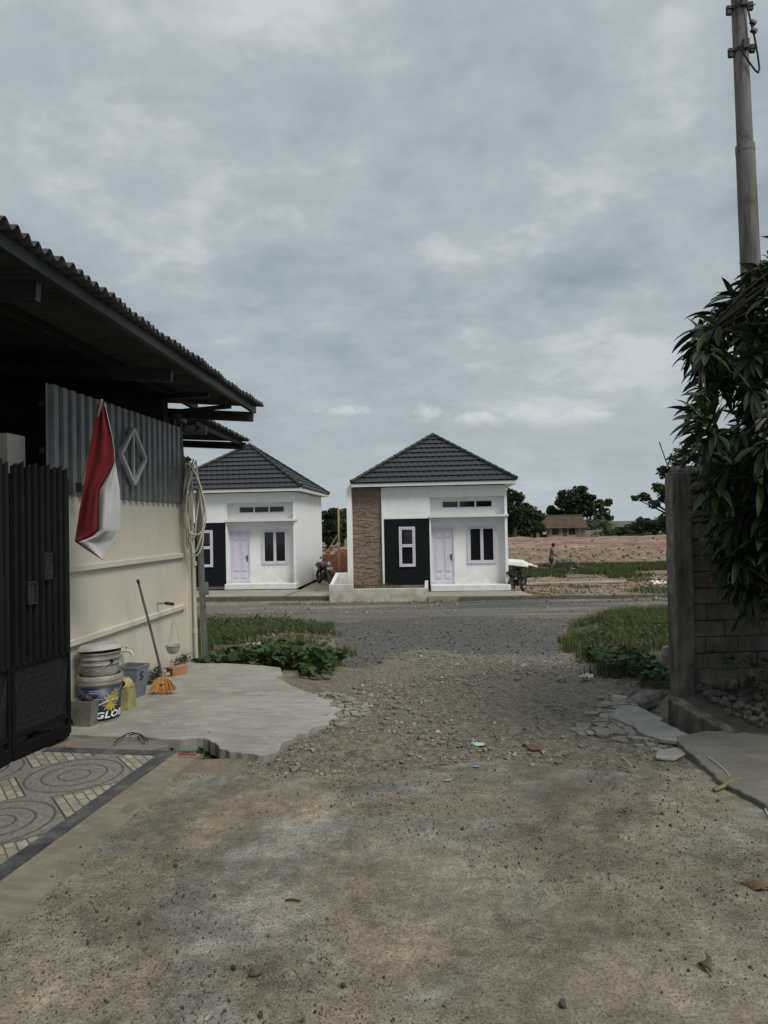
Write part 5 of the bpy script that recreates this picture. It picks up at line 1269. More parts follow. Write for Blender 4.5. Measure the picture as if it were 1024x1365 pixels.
# palm
pb_ = atY(806, 717, 108); pb_.z = gzz(pb_.x,108); pm = thing('palm_tree', pb_, 'small palm with arching fronds just right of the old farmhouse', 'palm')
mb = MB(); crownp = atY(806, 701, 108); mb.tube([pb_+Vector((0,0,-.5)), crownp], [.25,.18], 8); mb.build('trunk', M['bark'], pm)
V = []; F = []
for i in range(20):
    a_ = i*2.4; el = random.uniform(.2,1.25); d = Vector((math.cos(a_)*math.cos(el), math.sin(a_)*math.cos(el), math.sin(el))); p = crownp.copy(); Ln = random.uniform(2.0,2.9)
    for s in range(14):
        p2 = p+d*Ln/14; d = (d+Vector((0,0,-.13))).normalized(); sd_ = d.cross(Vector((0,0,1))).normalized()
        for sg in (-1,1):
            e = p+sd_*sg*(.62*math.sin(PI*(s+1.5)/16))+d*.25+Vector((0,0,-.18)); n0 = len(V); V += [tuple(p), tuple(p+d*.09), tuple(e+d*.04), tuple(e)]; F += [n0,n0+1,n0+2,n0+3]
        p = p2
npmesh('fronds', V, np.array(F), M['leaf_mid'], pm)
# far woodland, one mass
pts = []
for i in range(150):
    x = random.uniform(600,1400); Y_ = random.uniform(250,330); c = atY(x, random.uniform(702,712), Y_); pts.append(clump_pts((c.x,Y_,c.z), random.uniform(3,5.5), 150, .75))
for i in range(110):
    x = random.uniform(-300,600); Y_ = random.uniform(230,330); c = atY(x, random.uniform(706,716), Y_); pts.append(clump_pts((c.x,Y_,c.z), random.uniform(3,5.5), 110, .75))
V_, F_ = cards(np.concatenate(pts), 1.7, .7); tag(npmesh('far_woodland', V_, F_, M['leaf_hazed']), kind='stuff')
pts = []
for i in range(46):
    x = random.choice((random.uniform(668,702),random.uniform(788,900))); Y_ = random.uniform(99,140); c = atY(x, 715+random.uniform(-2,3), Y_); pts.append(clump_pts((c.x,Y_,c.z), random.uniform(.7,1.5), 130, .7))
V_, F_ = cards(np.concatenate(pts), .55, .7); tag(npmesh('undergrowth', V_, F_, M['leaf_mid']), kind='stuff')
# ================================================================== old farmhouse
FB = atY(742, 718, 112); FB.z = -1.1; S_ = 112/FPX
fh = thing('old_farmhouse', FB, 'old low farmhouse with rusty mossy roof beyond the bare clay field', 'farmhouse', None, R(-3))
k = NT('rusty_mossy_roof'); c = k.ramp(k.noise(.9,8,.7), [(.3,(.045,.030,.022)),(.5,(.095,.058,.040)),(.65,(.07,.065,.035)),(.8,(.15,.11,.085))]); M['oldroof'] = k.fin(c, .9, k.bump(k.noise(6,5), .6, .05))
M['oldwall'] = simple('weathered_plank_wall', (.34,.30,.24), (.18,.15,.12), 1.2, .9, .4, .02)
wx = 4.9; 
mb = MB(); mb.box(-wx+.6, wx-.2, .2, 5.2, -.5, 1.75); mb.build('wall', M['oldwall'], fh, local=True)
mb = MB(); rz0, rz1 = 1.45, 3.45
for (y0,z0,y1,z1) in ((-.35,rz0,2.7,rz1),(5.8,rz0,2.7,rz1)):
    nr2 = 10
    for j in range(nr2):
        a = j/nr2; b = (j+1)/nr2; xx = 26
        for i in range(xx):
            x0 = -wx+2*wx*i/xx; x1 = -wx+2*wx*(i+1)/xx; dz = random.uniform(0,.05)
            ya, yb2 = y0+(y1-y0)*a, y0+(y1-y0)*b; za, zb2 = z0+(z1-z0)*a+.06+dz, z0+(z1-z0)*b+dz*.5
            mb.add([(x0,ya,za),(x1,ya,za),(x1,yb2,zb2),(x0,yb2,zb2),(x0,ya,za-.08),(x1,ya,za-.08)], [(0,1,2,3),(4,5,1,0)])
rfh = mb.build('roof', M['oldroof'], fh, local=True)
mb = MB(); mb.prism([(0,0),(1,0)], 0, 0) if 0 else None
for gx in (-wx+.6, wx-.3):
    mb = MB(); mb.add([(gx,.2,1.4),(gx,5.2,1.4),(gx,2.7,3.3),(gx+.1,.2,1.4),(gx+.1,5.2,1.4),(gx+.1,2.7,3.3)], [(0,1,2),(5,4,3),(0,3,4,1),(1,4,5,2),(2,5,3,0)]); mb.build('gable', M['oldwall'], fh, local=True)
mb = MB(); mb.tube([(-wx-.05,2.7,rz1+.08),(wx+.05,2.7,rz1+.08)], .12, 8); mb.build('ridge_cap', M['oldroof'], rfh, local=True)
for (x0, x1, z0, z1) in ((-.55,.35,.55,1.35),(2.1,3.0,.55,1.35)):
    mb = MB(); mb.box(x0-.08,x1+.08,.12,.2,z0-.08,z1+.08); w2 = mb.build('window', M['old_timber'], fh, local=True); mb = MB(); mb.box(x0,x1,.09,.12,z0,z1); mb.build('pane', M['dark_glass'], w2, local=True)
mb = MB(); mb.box(1.1,1.75,.12,.2,-.4,1.4); mb.build('door', M['old_timber'], fh, local=True)
mb = MB(); mb.box(-4.1,-3.2,.13,.2,-.4,1.2); mb.box(-2.6,-1.5,.13,.2,-.4,1.1); mb.build('opening_shade_panel', M['dark_glass'], fh, local=True)  # dark panels on the solid wall stand for the shade inside openings
for x_ in (-4.6,-3.0,-1.0,3.6,4.5):
    mb = MB(); mb.box(x_, x_+.12, -.30, -.18, -.5, 1.50); mb.build('post', M['pale_bark'], fh, local=True)
mb = MB(); mb.box(-2.3,-1.7,-.40,-.34,.55,1.35); tag(mb.build('white_cloth', M['cloth_white'], fh, local=True))
# ================================================================== between the houses
q0 = hpt(HR, -.95, 6.2, 0); 
wp = thing('timber_post', Vector((q0.x,q0.y,-1.0)), 'upright raw timber post with slanted brace between the two white houses', 'timber post')
a = atY(452, 763, 32.5); b = atY(451.5, 678, 32.5); mb = MB(); mb.bar(a+Vector((0,0,-.3)), b, .13, .08); mb.build('upright', M['timber'], wp, bevel=.004)
mb = MB(); mb.bar(atY(436,736,32.6), atY(450,713,32.6), .10, .05); mb.build('brace', M['timber'], wp, bevel=.004)
c0 = atY(425, 764, 35); c1 = atY(468, 764, 35); rbw = thing('brick_wall', Vector(((c0.x+c1.x)/2, 35, -1.35)), 'low unfinished red brick wall behind the motorcycle between the two houses', 'brick wall')
mb = MB(); z = -1.35; j = 0
while z < 0.30:
    x = c0.x-.12*(j%2)
    while x < c1.x+.5:
        if z < .12 or x > -2.6 or random.random() < .5: mb.box(x, x+.225, 35, 35.11, z, z+.10)
        x += .24
    z += .115; j += 1
mb.build('bricks', M['red_brick'], rbw, bevel=.004)
mb = MB(); mb.box(c0.x, c1.x+.4, 35.015, 35.09, -1.4, .1); mb.build('mortar', M['apron'], rbw)
mb = MB()
for i in range(130): mb.rock((random.uniform(-3.6,-2.0), random.uniform(32,34.6), -1.1+random.uniform(0,.35)), random.uniform(.1,.4), random.uniform(.1,.3), random.uniform(.08,.2), 7, random.random()*6, .4)
tag(mb.build('brick_rubble', M['red_brick']), kind='stuff')
# ------------------------------------------------------------------ motorcycle
def motorcycle(loc, heading, label, tank='moto_red', plate=True, name='motorcycle'):
    t = thing(name, loc, label, 'motorcycle', None, heading)
    def wheel(x):
        mb = MB(); n_, m_ = 32, 10; Rw, rw = .235, .05; vs = []; fs = []
        for i in range(n_):
            A = 2*PI*i/n_
            for j in range(m_):
                B_ = 2*PI*j/m_; rr = Rw+rw*math.cos(B_); vs.append((x+rr*math.cos(A), rw*.8*math.sin(B_), .285+rr*math.sin(A)))
        for i in range(n_):
            for j in range(m_): fs.append((i*m_+j, i*m_+(j+1)%m_, ((i+1)%n_)*m_+(j+1)%m_, ((i+1)%n_)*m_+j))
        mb.add(vs, fs); w_ = mb.build('wheel', M['rubber'], t, smooth=2, local=True)
        mb = MB(); pr = [(x+.19*math.cos(2*PI*i/24), 0, .285+.19*math.sin(2*PI*i/24)) for i in range(25)]; mb.tube(pr, .012, 6); mb.tube([(x,-.05,.285),(x,.05,.285)], .035, 10)
        for i in range(8):
            A = 2*PI*i/8; mb.tube([(x,0,.285),(x+.19*math.cos(A),0,.285+.19*math.sin(A))], .006, 4)
        mb.build('rim', M['steel'], w_, smooth=1, local=True)
    wheel(.62); wheel(-.60)
    mb = MB(); mb.tube([(.62,-.07,.285),(.47,-.07,.75),(.40,-.07,.92)], .02, 8); mb.tube([(.62,.07,.285),(.47,.07,.75),(.40,.07,.92)], .02, 8); mb.build('fork', M['steel'], t, smooth=1, local=True)
    mb = MB(); mb.tube([(.42,0,.82),(.05,0,.62),(-.35,0,.66),(-.75,0,.78)], .03, 8); mb.tube([(.42,0,.78),(.15,0,.32),(-.30,0,.30),(-.35,0,.64)], .022, 8); mb.tube([(-.60,-.08,.285),(-.25,-.08,.36)], .02, 6); mb.tube([(-.60,.08,.285),(-.25,.08,.36)], .02, 6); mb.build('frame', M['black_metal'], t, smooth=1, local=True)
    mb = MB(); mb.obox((.0,0,.40), (.34,.22,.24)); mb.tube([(.03,0,.45),(.18,0,.55)], .075, 10); mb.build('engine', M['beam'], t, local=True, bevel=.03, seg=2)
    mb = MB(); mb.tube([(-.10,.13,.30),(-.35,.15,.33),(-.75,.16,.42)], [.02,.045,.05], 10); mb.build('exhaust', M['steel'], t, smooth=1, local=True)
    tm = bpy.data.materials.get('moto_red') or simple('moto_red', (.28,.015,.02), (.15,.01,.012), 6, .25, 0)
    bmt = tm if tank == 'moto_red' else M['black_plastic']
    mb = MB(); mb.tube([(.36,0,.80),(.24,0,.86),(.05,0,.84),(-.08,0,.76)], [.06,.13,.13,.07], 14); mb.build('fuel_tank', bmt, t, smooth=1, local=True)
    mb = MB(); mb.tube([(-.04,0,.80),(-.25,0,.80),(-.55,0,.84),(-.80,0,.90)], [.07,.115,.105,.06], 12); mb.build('seat', M['black_plastic'], t, smooth=1, local=True)
    mb = MB(); mb.tube([(-.30,0,.66),(-.60,0,.72),(-.88,0,.84)], [.09,.10,.05], 10); mb.build('tail_fairing', M['black_plastic'], t, smooth=1, local=True)
    mb = MB(); mb.tube([(.30,0,.62),(.33,0,.42)], [.13,.10], 10); mb.build('radiator_shroud', M['black_plastic'], t, smooth=1, local=True)
    for x in (.62,-.60):
        mb = MB(); mb.tube([(x+.30*math.cos(A), 0, .285+.30*math.sin(A)) for A in np.linspace(.5 if x>0 else .9, 2.6 if x>0 else 2.9, 9)], .055, 8); mb.build('mudguard', M['black_plastic'], t, smooth=1, local=True)
    mb = MB(); mb.tube([(.36,-.36,.98),(.42,-.20,1.02),(.40,0,.96),(.42,.20,1.02),(.36,.36,.98)], .015, 8); mb.build('handlebar', M['steel'], t, smooth=1, local=True)
    for y_ in (-.33,.33):
        mb = MB(); mb.tube([(.36,y_,.98),(.30,y_*1.13,.96)], .022, 8); mb.build('grip', M['rubber'], t, smooth=1, local=True)
        mb = MB(); mb.tube([(.40,y_*.8,1.0),(.40,y_,1.18)], .006, 5); mb.lathe([(.0,-.012),(.05,-.008),(.055,.0),(.0,.008)], (.40,y_,1.20), 14, (0,PI/2,0)); mb.build('mirror', M['steel'], t, smooth=1, local=True)
    mb = MB(); mb.lathe([(.03,-.10),(.08,-.05),(.09,0),(.085,.01)], (.52,0,.92), 18, (0,PI/2,0)); hl_ = mb.build('headlight', M['black_plastic'], t, smooth=1, local=True)
    mb = MB(); mb.lathe([(.082,.0),(.06,.025),(0,.035)], (.53,0,.92), 18, (0,PI/2,0)); mb.build('lens', M['white_trim'], hl_, smooth=1, local=True)
    if plate:
        mb = MB(); mb.box(.60,.608,-.13,.13,.66,.78); mb.build('number_plate', M['letter'], t, local=True)
    mb = MB(); mb.box(-.93,-.90,-.08,.08,.78,.86); mb.build('tail_light', bmt, t, local=True, bevel=.01)
    return t
ml = atZ(433, 779, HL.z-.40); motorcycle(Vector((ml.x-.02, ml.y+.25, HL.z-.40)), R(-62), 'black motorcycle with dark red tank parked between the two white houses')
mr = hpt(HR, 6.40, .7, 0); mrz = gzz(mr.x, mr.y)
m2 = motorcycle(Vector((mr.x, mr.y, mrz+.02)), R(58), 'black motorcycle parked against the right side of the central house under a white board', 'black', False)
m2['label'] = 'black motorcycle parked against the right side of the central house under a white board'
mb = MB(); mb.obox((mr.x+.02, mr.y-.05, mrz+1.14), (.75,1.2,.07), (R(4),R(7),R(-10))); mb.obox((mr.x+.38, mr.y-.0, mrz+1.11), (.55,.9,.06), (R(3),R(12),R(6)))
mb.obox((mr.x-.08, mr.y-.05, mrz+1.21), (.72,.9,.08), (R(4),R(5),R(-8))); tag(mb.build('foam_board', M['white_board'], bevel=.012), 'dirty white foam board lying flat on top of the black motorcycle beside the central house', 'board')
mb = MB(); mb.obox((mr.x+.35, mr.y-.25, mrz+1.04), (1.1,.16,.09), (0,R(-4),R(5))); tag(mb.build('plank', M['old_timber'], bevel=.004), 'short brown plank sticking out below the white foam board beside the central house', 'plank')
# ================================================================== person on the rough ground
PP = atY(735, 763, 40); PP.z = gzz(PP.x, 40)
pe = thing('person', PP, 'shirtless person in black shorts standing bent slightly over a wheelbarrow in the field', 'person')
pe.scale = (1.1,1.1,1.1)
def skin_obj(name, joints, edges, mat, parent, root=0, sub=2, local=True):
    me = bpy.data.meshes.new(name); me.from_pydata([j[0] for j in joints], edges, []); me.materials.append(mat)
    o = bpy.data.objects.new(name, me); COL.objects.link(o); o.parent = parent
    sk = o.modifiers.new('skin', 'SKIN'); sk.use_smooth_shade = True
    lay = me.skin_vertices[0].data if me.skin_vertices else None
    if lay is None:
        bm = bmesh.new(); bm.from_mesh(me); bm.verts.layers.skin.verify(); bm.to_mesh(me); bm.free(); lay = me.skin_vertices[0].data
    for i, j in enumerate(joints):
        r_ = j[1]; lay[i].radius = r_ if hasattr(r_,'__len__') else (r_, r_); lay[i].use_root = (i == root)
    sb_ = o.modifiers.new('subdiv', 'SUBSURF'); sb_.levels = sub; sb_.render_levels = sub
    return o
J = [((0,0,.80),(.12,.105)), ((.01,0,.95),(.105,.09)), ((.03,0,1.10),(.125,.10)), ((.07,0,1.24),(.13,.10)), ((.10,0,1.32),(.055,.05)), ((.125,0,1.37),(.05,.05)), ((.15,0,1.44),(.085,.07)), ((.16,0,1.52),(.075,.065)),
     ((.07,-.17,1.25),.05), ((.09,-.215,1.02),.038), ((.27,-.19,.86),.030), ((.33,-.185,.82),.024),
     ((.07,.17,1.25),.05), ((.10,.215,1.03),.038), ((.28,.19,.88),.030), ((.34,.185,.84),.024),
     ((-.01,-.10,.72),.085), ((.03,-.115,.42),.055), ((-.03,-.12,.10),.036), ((.00,-.12,.045),.036), ((.13,-.125,.03),.030),
     ((-.01,.10,.72),.085), ((.10,.115,.43),.055), ((.08,.12,.10),.036), ((.11,.12,.045),.036), ((.24,.125,.03),.030)]
Ed = [(0,1),(1,2),(2,3),(3,4),(4,5),(5,6),(6,7),(3,8),(8,9),(9,10),(10,11),(3,12),(12,13),(13,14),(14,15),(0,16),(16,17),(17,18),(18,19),(19,20),(0,21),(21,22),(22,23),(23,24),(24,25)]
for s_i, sgn, w_, e_ in ((11,-1,(.33,-.185,.82),0),(15,1,(.34,.185,.84),0)):
    for f_ in range(5):
        n_ = len(J); a_ = (f_-1.5)*.013; L_ = (.055,.065,.062,.05,.04)[f_]
        if f_ < 4: J += [((w_[0]+.045, w_[1]+a_, w_[2]-.01), .0095), ((w_[0]+.05+L_*.5, w_[1]+a_, w_[2]-.035), .009)]
        else: J += [((w_[0]+.02, w_[1]-sgn*.03, w_[2]-.005), .011), ((w_[0]+.05, w_[1]-sgn*.035, w_[2]-.02), .009)]
        Ed += [(s_i, n_), (n_, n_+1)]
skin_obj('body', J, Ed, M['skin'], pe)
mb = MB(); mb.lathe([(.0,-.11),(.06,-.09),(.085,-.04),(.095,.02),(.08,.075),(.04,.10),(0,.105)], (.135,0,1.475), 16, (0,R(-12),0)); mb.build('hair', M['hair'], pe, smooth=1, local=True)
JS = [((0,0,.86),(.135,.12)), ((0,0,.78),(.15,.125)), ((0,-.09,.70),.105), ((.02,-.11,.50),.088), ((0,.09,.70),.105), ((.07,.11,.51),.088)]
skin_obj('shorts', JS, [(0,1),(1,2),(2,3),(1,4),(4,5)], M['shorts'], pe)
# face features (turned away at this distance)
mb = MB(); mb.obox((.235,0,1.47), (.03,.022,.03)); 
mb.build('nose', M['skin'], pe, local=True, bevel=.008)
# wheelbarrow
wb_ = thing('wheelbarrow', PP+Vector((.75,.05,0)), 'grey loaded wheelbarrow in front of the shirtless person', 'wheelbarrow', None, R(-4))
mb = MB(); vs = [(-.35,-.20,.32),(.30,-.17,.30),(.30,.17,.30),(-.35,.20,.32),(-.48,-.33,.60),(.60,-.30,.66),(.60,.30,.66),(-.48,.33,.60)]
mb.add(vs, [(3,2,1,0),(0,1,5,4),(1,2,6,5),(2,3,7,6),(3,0,4,7)]); mb.build('tray', M['galv'], wb_, local=True, solid=.01)
mb = MB()
for i in range(30): mb.rock((random.uniform(-.35,.4), random.uniform(-.2,.2), .60+random.uniform(-.08,.12)), .22, .2, .14, 7, random.random()*6, .4)
mb.build('load', simple('grey_rubble_load', (.17,.17,.165), (.08,.08,.078), 5, .9, .4), wb_, local=True)
for s in (-1,1):
    mb = MB(); mb.tube([(-1.0*.55-.05,s*.20,.82-.0),(-.3,s*.20,.36),(.62,s*.07,.22)], .016, 6); mb.tube([(-.25,s*.2,.34),(-.30,s*.22,.02)], .014, 6); mb.build('handle_bar', M['steel'], wb_, local=True)
mb = MB(); mb.lathe([(.10,-.04),(.17,-.045),(.19,0),(.17,.045),(.10,.04)], (.68,0,.19), 20, (PI/2,0,0)); mb.build('wheel', M['rubber'], wb_, local=True, smooth=1)
# ================================================================== debris beyond the road
def heap(name, cx_, cy_, Y_, n, spread, sz, mat, flat=.5, dz=0):
    c = atY(cx_, cy_, Y_); mb = MB()
    for i in range(n):
        x = c.x+random.gauss(0,spread); y = Y_+random.gauss(0,spread*.7); s = sz*random.uniform(.4,1.4)
        mb.rock((x, y, gzz(x,y)+s*.2+max(0,dz*(1-abs(x-c.x)/(2*spread)))*random.random()), s, s*random.uniform(.4,1), s*flat, 6, random.random()*6, .5)
    return tag(mb.build(name, M[mat]), kind='stuff')
heap('rubble_heap', 885, 784, 27.5, 150, .55, .13, 'debris', .5, .35)
heap('rubble_heap', 880, 806, 22.8, 60, .9, .08, 'debris', .5, .1)
heap('rubble_heap', 715, 787, 26.5, 170, 1.0, .10, 'debris', .35, .12)
heap('rubble_heap', 800, 786, 26.8, 200, 2.2, .07, 'debris', .3, .04)
heap('rubble_heap', 770, 770, 35, 160, 3.5, .12, 'debris', .3, .04)
heap('earth_clods', 790, 780, 28.5, 450, 3.6, .09, 'clods', .6, .05)
heap('earth_clods', 790, 742, 52, 420, 11, .22, 'clods', .5, .0)
heap('rubble_heap', 790, 745, 52, 300, 9, .22, 'debris', .5, .0)
heap('brick_pieces', 845, 829, 15.6, 70, .5, .08, 'red_brick', .5, .03)
heap('earth_clods', 345, 850, 11.8, 420, .75, .06, 'clods', .6, .0)
c = atY(876, 779, 27.3); mb = MB()
for i in range(9): mb.rock((c.x+random.gauss(0,.16), c.y+random.gauss(0,.1), gzz(c.x,c.y)+.12+random.uniform(0,.15)), .30, .2, .08, 8, random.random()*6, .6)
tag(mb.build('white_sack', M['white_board'], smooth=0), 'crumpled white sack dumped on the rubble heap beyond the road near the block wall', 'sack')
for (x0,y0,x1,y1,w_,lab) in ((692,773,722,766,.35,'pale plank lying on the ground right of the motorcycle under the board'),(704,789,735,797,.12,'thin pale stick lying across the rubble right of the central house'),):
    a = atY(x0,y0,33.5 if w_>.2 else 26.4); b = atY(x1,y1,36 if w_>.2 else 25.2); a.z = gzz(a.x,a.y)+.06; b.z = gzz(b.x,b.y)+.06
    mb = MB(); mb.bar(a, b, w_, .05); tag(mb.build('loose_plank', M['timber' if w_<.2 else 'apron'], bevel=.004), lab, 'plank')
a = Vector((5.9,29.8,0)); b = Vector((10.6,30.6,0)); a.z = gzz(a.x,a.y)+.05; b.z = gzz(b.x,b.y)+.05
mb = MB(); mb.bar(a, b, .55, .08); tag(mb.build('concrete_strip', M['apron'], bevel=.01), kind='structure')
# ================================================================== rubble, grit and loose things on the lane
def rocks(name, P, s, mat, flat=(.3,.6), tilt=.35, sides=6, lift=.1):
    n = len(P); th = (np.arange(sides)[None,None,:]+np.array([0,.25,0])[None,:,None])*2*PI/sides + rng.uniform(-.25,.25,(n,3,sides))
    rr = np.array([.9,1.,.88])[None,:,None]*rng.uniform(.62,1.12,(n,3,sides)); sx_ = s; sy_ = s*rng.uniform(.5,1,n); sz_ = s*rng.uniform(flat[0],flat[1],n)
    X = rr*np.cos(th)*sx_[:,None,None]/2; Y_ = rr*np.sin(th)*sy_[:,None,None]/2; Z_ = (np.array([-.5,.05,.5])[None,:,None]+rng.uniform(-.1,.1,(n,3,sides)))*sz_[:,None,None]
    a = rng.uniform(0,2*PI,n)[:,None,None]; X, Y_ = X*np.cos(a)-Y_*np.sin(a), X*np.sin(a)+Y_*np.cos(a)
    Z_ = Z_+X*rng.normal(0,tilt,n)[:,None,None]+Y_*rng.normal(0,tilt,n)[:,None,None]
    z0 = gz(P[:,0],P[:,1])+s*lift
    V = np.stack([X+P[:,0,None,None], Y_+P[:,1,None,None], Z_+z0[:,None,None]],-1).reshape(-1,3)
    f = []
    for l in range(2):
        for i in range(sides): j = (i+1)%sides; f.append((l*sides+i,l*sides+j,(l+1)*sides+j,(l+1)*sides+i))
    t = 2*sides; f += [(t,t+1,t+2,t+3),(t,t+3,t+4,t+5),(3,2,1,0),(5,4,3,0)]
    F = (np.arange(n)[:,None,None]*3*sides+np.array(f)[None]).reshape(-1); return npmesh(name, V, F, mat)
def samp(n,x0,x1,y0,y1,ok):
    x = rng.uniform(x0,x1,n); y = rng.uniform(y0,y1,n); k_ = ok(x,y); return np.stack([x[k_],y[k_]],-1)
def lsz(n,mu,sg,mx): return np.minimum(mx, np.exp(rng.normal(mu,sg,n)))
P_ = samp(90000,-1.15,2.5,4.4,11.5,lambda x,y: (zone_rub(x,y) > rng.uniform(.1,.9,len(x)))&(fbm(x*1.4,y*1.4,3,33) > .34+rng.uniform(0,.26,len(x))))[:17000]
tag(rocks('rubble', P_, lsz(len(P_),-4.5,.66,.085), M['chips'], (.16,.40), .16), kind='stuff')
P_ = samp(40000,-4,4.6,7.6,19,lambda x,y: (zone_grav(x,y)>rng.uniform(.1,.9,len(x))))[:9000]
tag(rocks('gravel', P_, lsz(len(P_),-4.3,.5,.08), M['gravelm'], (.4,.7)), kind='stuff')
P_ = samp(9000,-8,12,19,24.4,lambda x,y: fbm(x*.6,y*2,3,35)>.5)[:1600]
tag(rocks('gravel', P_, lsz(len(P_),-3.3,.5,.12), M['chips'], (.4,.7)), kind='stuff')
P_ = samp(170000,-2.9,2.9,1.7,4.75,lambda x,y: (np.abs(x)<.62*y+.1)&((x > -1.42+.152*(y-4.91))|(y>5))&(fbm(x*1.9,y*1.9,3,44) > .36+rng.uniform(0,.34,len(x))))[:13000]
tag(rocks('grit', P_, lsz(len(P_),-5.4,.5,.026), M['grit'], (.5,.8), .3, 6, .2), kind='stuff')
mb = MB()
for i in range(420):
    x = random.uniform(2.75,4.6); y = random.uniform(5.2,6.2); s = random.uniform(.02,.10); mb.rock((x,y,gzz(x,y)+s*.2), s, s*.8, s*.6, 7, random.random()*6, .5)
tag(mb.build('rubble', M['block']), kind='stuff')
# cracked plates of the old paving at the right
reg = [(800,928),(826,926),(850,936),(872,952),(905,974),(917,998),(900,1006),(870,1000),(845,996),(812,992),(780,985),(765,972),(778,955),(790,940)]
wreg = [tuple(atZ(x,y,0).xy) for x,y in reg]
mb = MB(); st_ = .080; seeds = []
for i in range(-2, 28):
    for j in range(-2, 34):
        seeds.append((1.0+i*st_+random.uniform(-.05,.05), 4.7+j*st_+random.uniform(-.045,.045)))
def vcell(i):
    sx0, sy0 = seeds[i]; poly_ = [(sx0-.14,sy0-.14),(sx0+.14,sy0-.14),(sx0+.14,sy0+.14),(sx0-.14,sy0+.14)]
    for j,(tx,ty) in enumerate(seeds):
        if j == i or abs(tx-sx0) > .3 or abs(ty-sy0) > .3: continue
        mx_, my_ = (sx0+tx)/2, (sy0+ty)/2; nx_, ny_ = tx-sx0, ty-sy0; out = []
        for a in range(len(poly_)):
            p, q = poly_[a], poly_[(a+1)%len(poly_)]; dp = (p[0]-mx_)*nx_+(p[1]-my_)*ny_; dq = (q[0]-mx_)*nx_+(q[1]-my_)*ny_
            if dp <= 0: out.append(p)
            if dp*dq < 0: t = dp/(dp-dq); out.append((p[0]+(q[0]-p[0])*t, p[1]+(q[1]-p[1])*t))
        poly_ = out
        if len(poly_) < 3: return None
    return poly_
for i,(x,y) in enumerate(seeds):
    if not inpoly(x,y,wreg) : continue
    c_ = vcell(i)
    if not c_: continue
    edge_ = min(math.hypot(x-a[0],y-a[1]) for a in wreg)
    if random.random() < (.6 if edge_ < .12 else .12): continue
    g_ = random.uniform(.88,.97) if edge_ > .15 else random.uniform(.65,.9); zt = gzz(x,y)+random.uniform(.008,.020); sl = (random.gauss(0,.05),random.gauss(0,.05))
    pts = jag([(x+(px_-x)*g_, y+(py_-y)*g_) for px_,py_ in c_], 3, .004)
    mb.prism(pts, gzz(x,y)-.03, [zt+(a-x)*sl[0]+(b-y)*sl[1] for a,b in pts])
tag(mb.build('cracked_paving', simple('cracked_paving', (.24,.225,.185), (.15,.138,.108), 6, .9, .35, .004, 0, .2)), kind='stuff')
for pts, zt, lab in (([(842,962),(872,958),(905,972),(918,979),(905,988),(880,985),(852,975)], .030, 'largest flat plate of broken concrete at the right, next to the drain'),
                     ([(820,945),(850,941),(884,958),(868,966),(840,966),(815,955)], .022, 'flat broken concrete plate just behind the largest one at the right'),
                     ([(876,1000),(902,996),(914,1004),(898,1012),(874,1009)], .018, 'small broken concrete plate in front of the largest one at the right')):
    w_ = [atZ(x,y,zt) for x,y in pts]; mb = MB(); pj = jag([(p.x,p.y) for p in w_], 3, .010); mb.prism(pj, .0, [zt+.01*(p[0]-w_[0].x) for p in pj]); tag(mb.build('concrete_plate', M['slab'], bevel=.005), lab, 'concrete plate')
# crumbled plates at the broken end of the left landing
wreg2 = [tuple(atZ(x,y,0).xy) for x,y in [(405,920),(430,922),(462,926),(482,932),(500,940),(494,950),(476,958),(452,966),(424,972),(400,978),(415,960),(430,945)]]
seeds = [(-1.0+i*.066+random.uniform(-.026,.026), 5.1+j*.066+random.uniform(-.026,.026)) for i in range(18) for j in range(26)]
mb = MB()
for i,(x,y) in enumerate(seeds):
    if not inpoly(x,y,wreg2) or inpoly(x,y,poly): continue
    c_ = vcell(i)
    if not c_ or random.random() < .16: continue
    g_ = random.uniform(.72,.96); z0_ = gzz(x,y); zt = z0_+random.uniform(.008,.020); sl = (random.gauss(0,.06),random.gauss(0,.06))
    pts = jag([(x+(a_-x)*g_, y+(b_-y)*g_) for a_,b_ in c_], 2, .004); mb.prism(pts, z0_-.03, [zt+(a_-x)*sl[0]+(b_-y)*sl[1] for a_,b_ in pts])
tag(mb.build('crumbled_paving', bpy.data.materials['cracked_paving']), kind='stuff')
GR = {'pebble':'pebbles on the lane','stone':'loose stones on the lane','concrete chunk':'broken concrete lumps','litter':'litter on the lane','leaf':'dry leaves on the lane','twig':'twigs on the lane','string':'loose white strings','stalk':'dry stalks on the rubble','concrete plate':'broken concrete plates','tree':'trees beyond the field','pipe':'plastic pipes at the cream wall','motorcycle':'parked motorcycles','plastic stick':'plastic sticks by the hole','bucket':'stacked buckets'}
def chunk(px_, py_, sz, rz, lab, name='stone', mat='chips', lift=.3, tilt=(0,0), cat='stone'):
    p = atZ(px_, py_, 0); mb = MB(Matrix.Translation((p.x,p.y,gzz(p.x,p.y)+sz[2]*lift)) @ Euler((tilt[0],tilt[1],0)).to_matrix().to_4x4()); mb.rock((0,0,0), sz[0], sz[1], sz[2], 9, rz, .1)
    return tag(mb.build(name, M[mat], bevel=sz[2]*.06), lab, cat)
chunk(862, 922, (.62,.26,.12), .2, 'big tilted slab of broken concrete half sunk in the grass at the right', 'concrete_chunk', 'pillar', .45, (R(22),R(-10)), 'concrete chunk')
chunk(826, 934, (.22,.16,.06), .5, 'small pale concrete lump just in front of the big tilted slab', 'concrete_chunk', 'slab', .5, (.1,.1), 'concrete chunk')
chunk(890, 893, (.16,.14,.22), 1.1, 'pale grey concrete lump standing against the left side of the block wall pillar', 'concrete_chunk', 'slab', .5, (0,0), 'concrete chunk')
chunk(342, 1298, (.058,.042,.034), .4, 'largest dark pebble on the lane at the bottom, left of the middle', 'pebble', 'grit', .35)
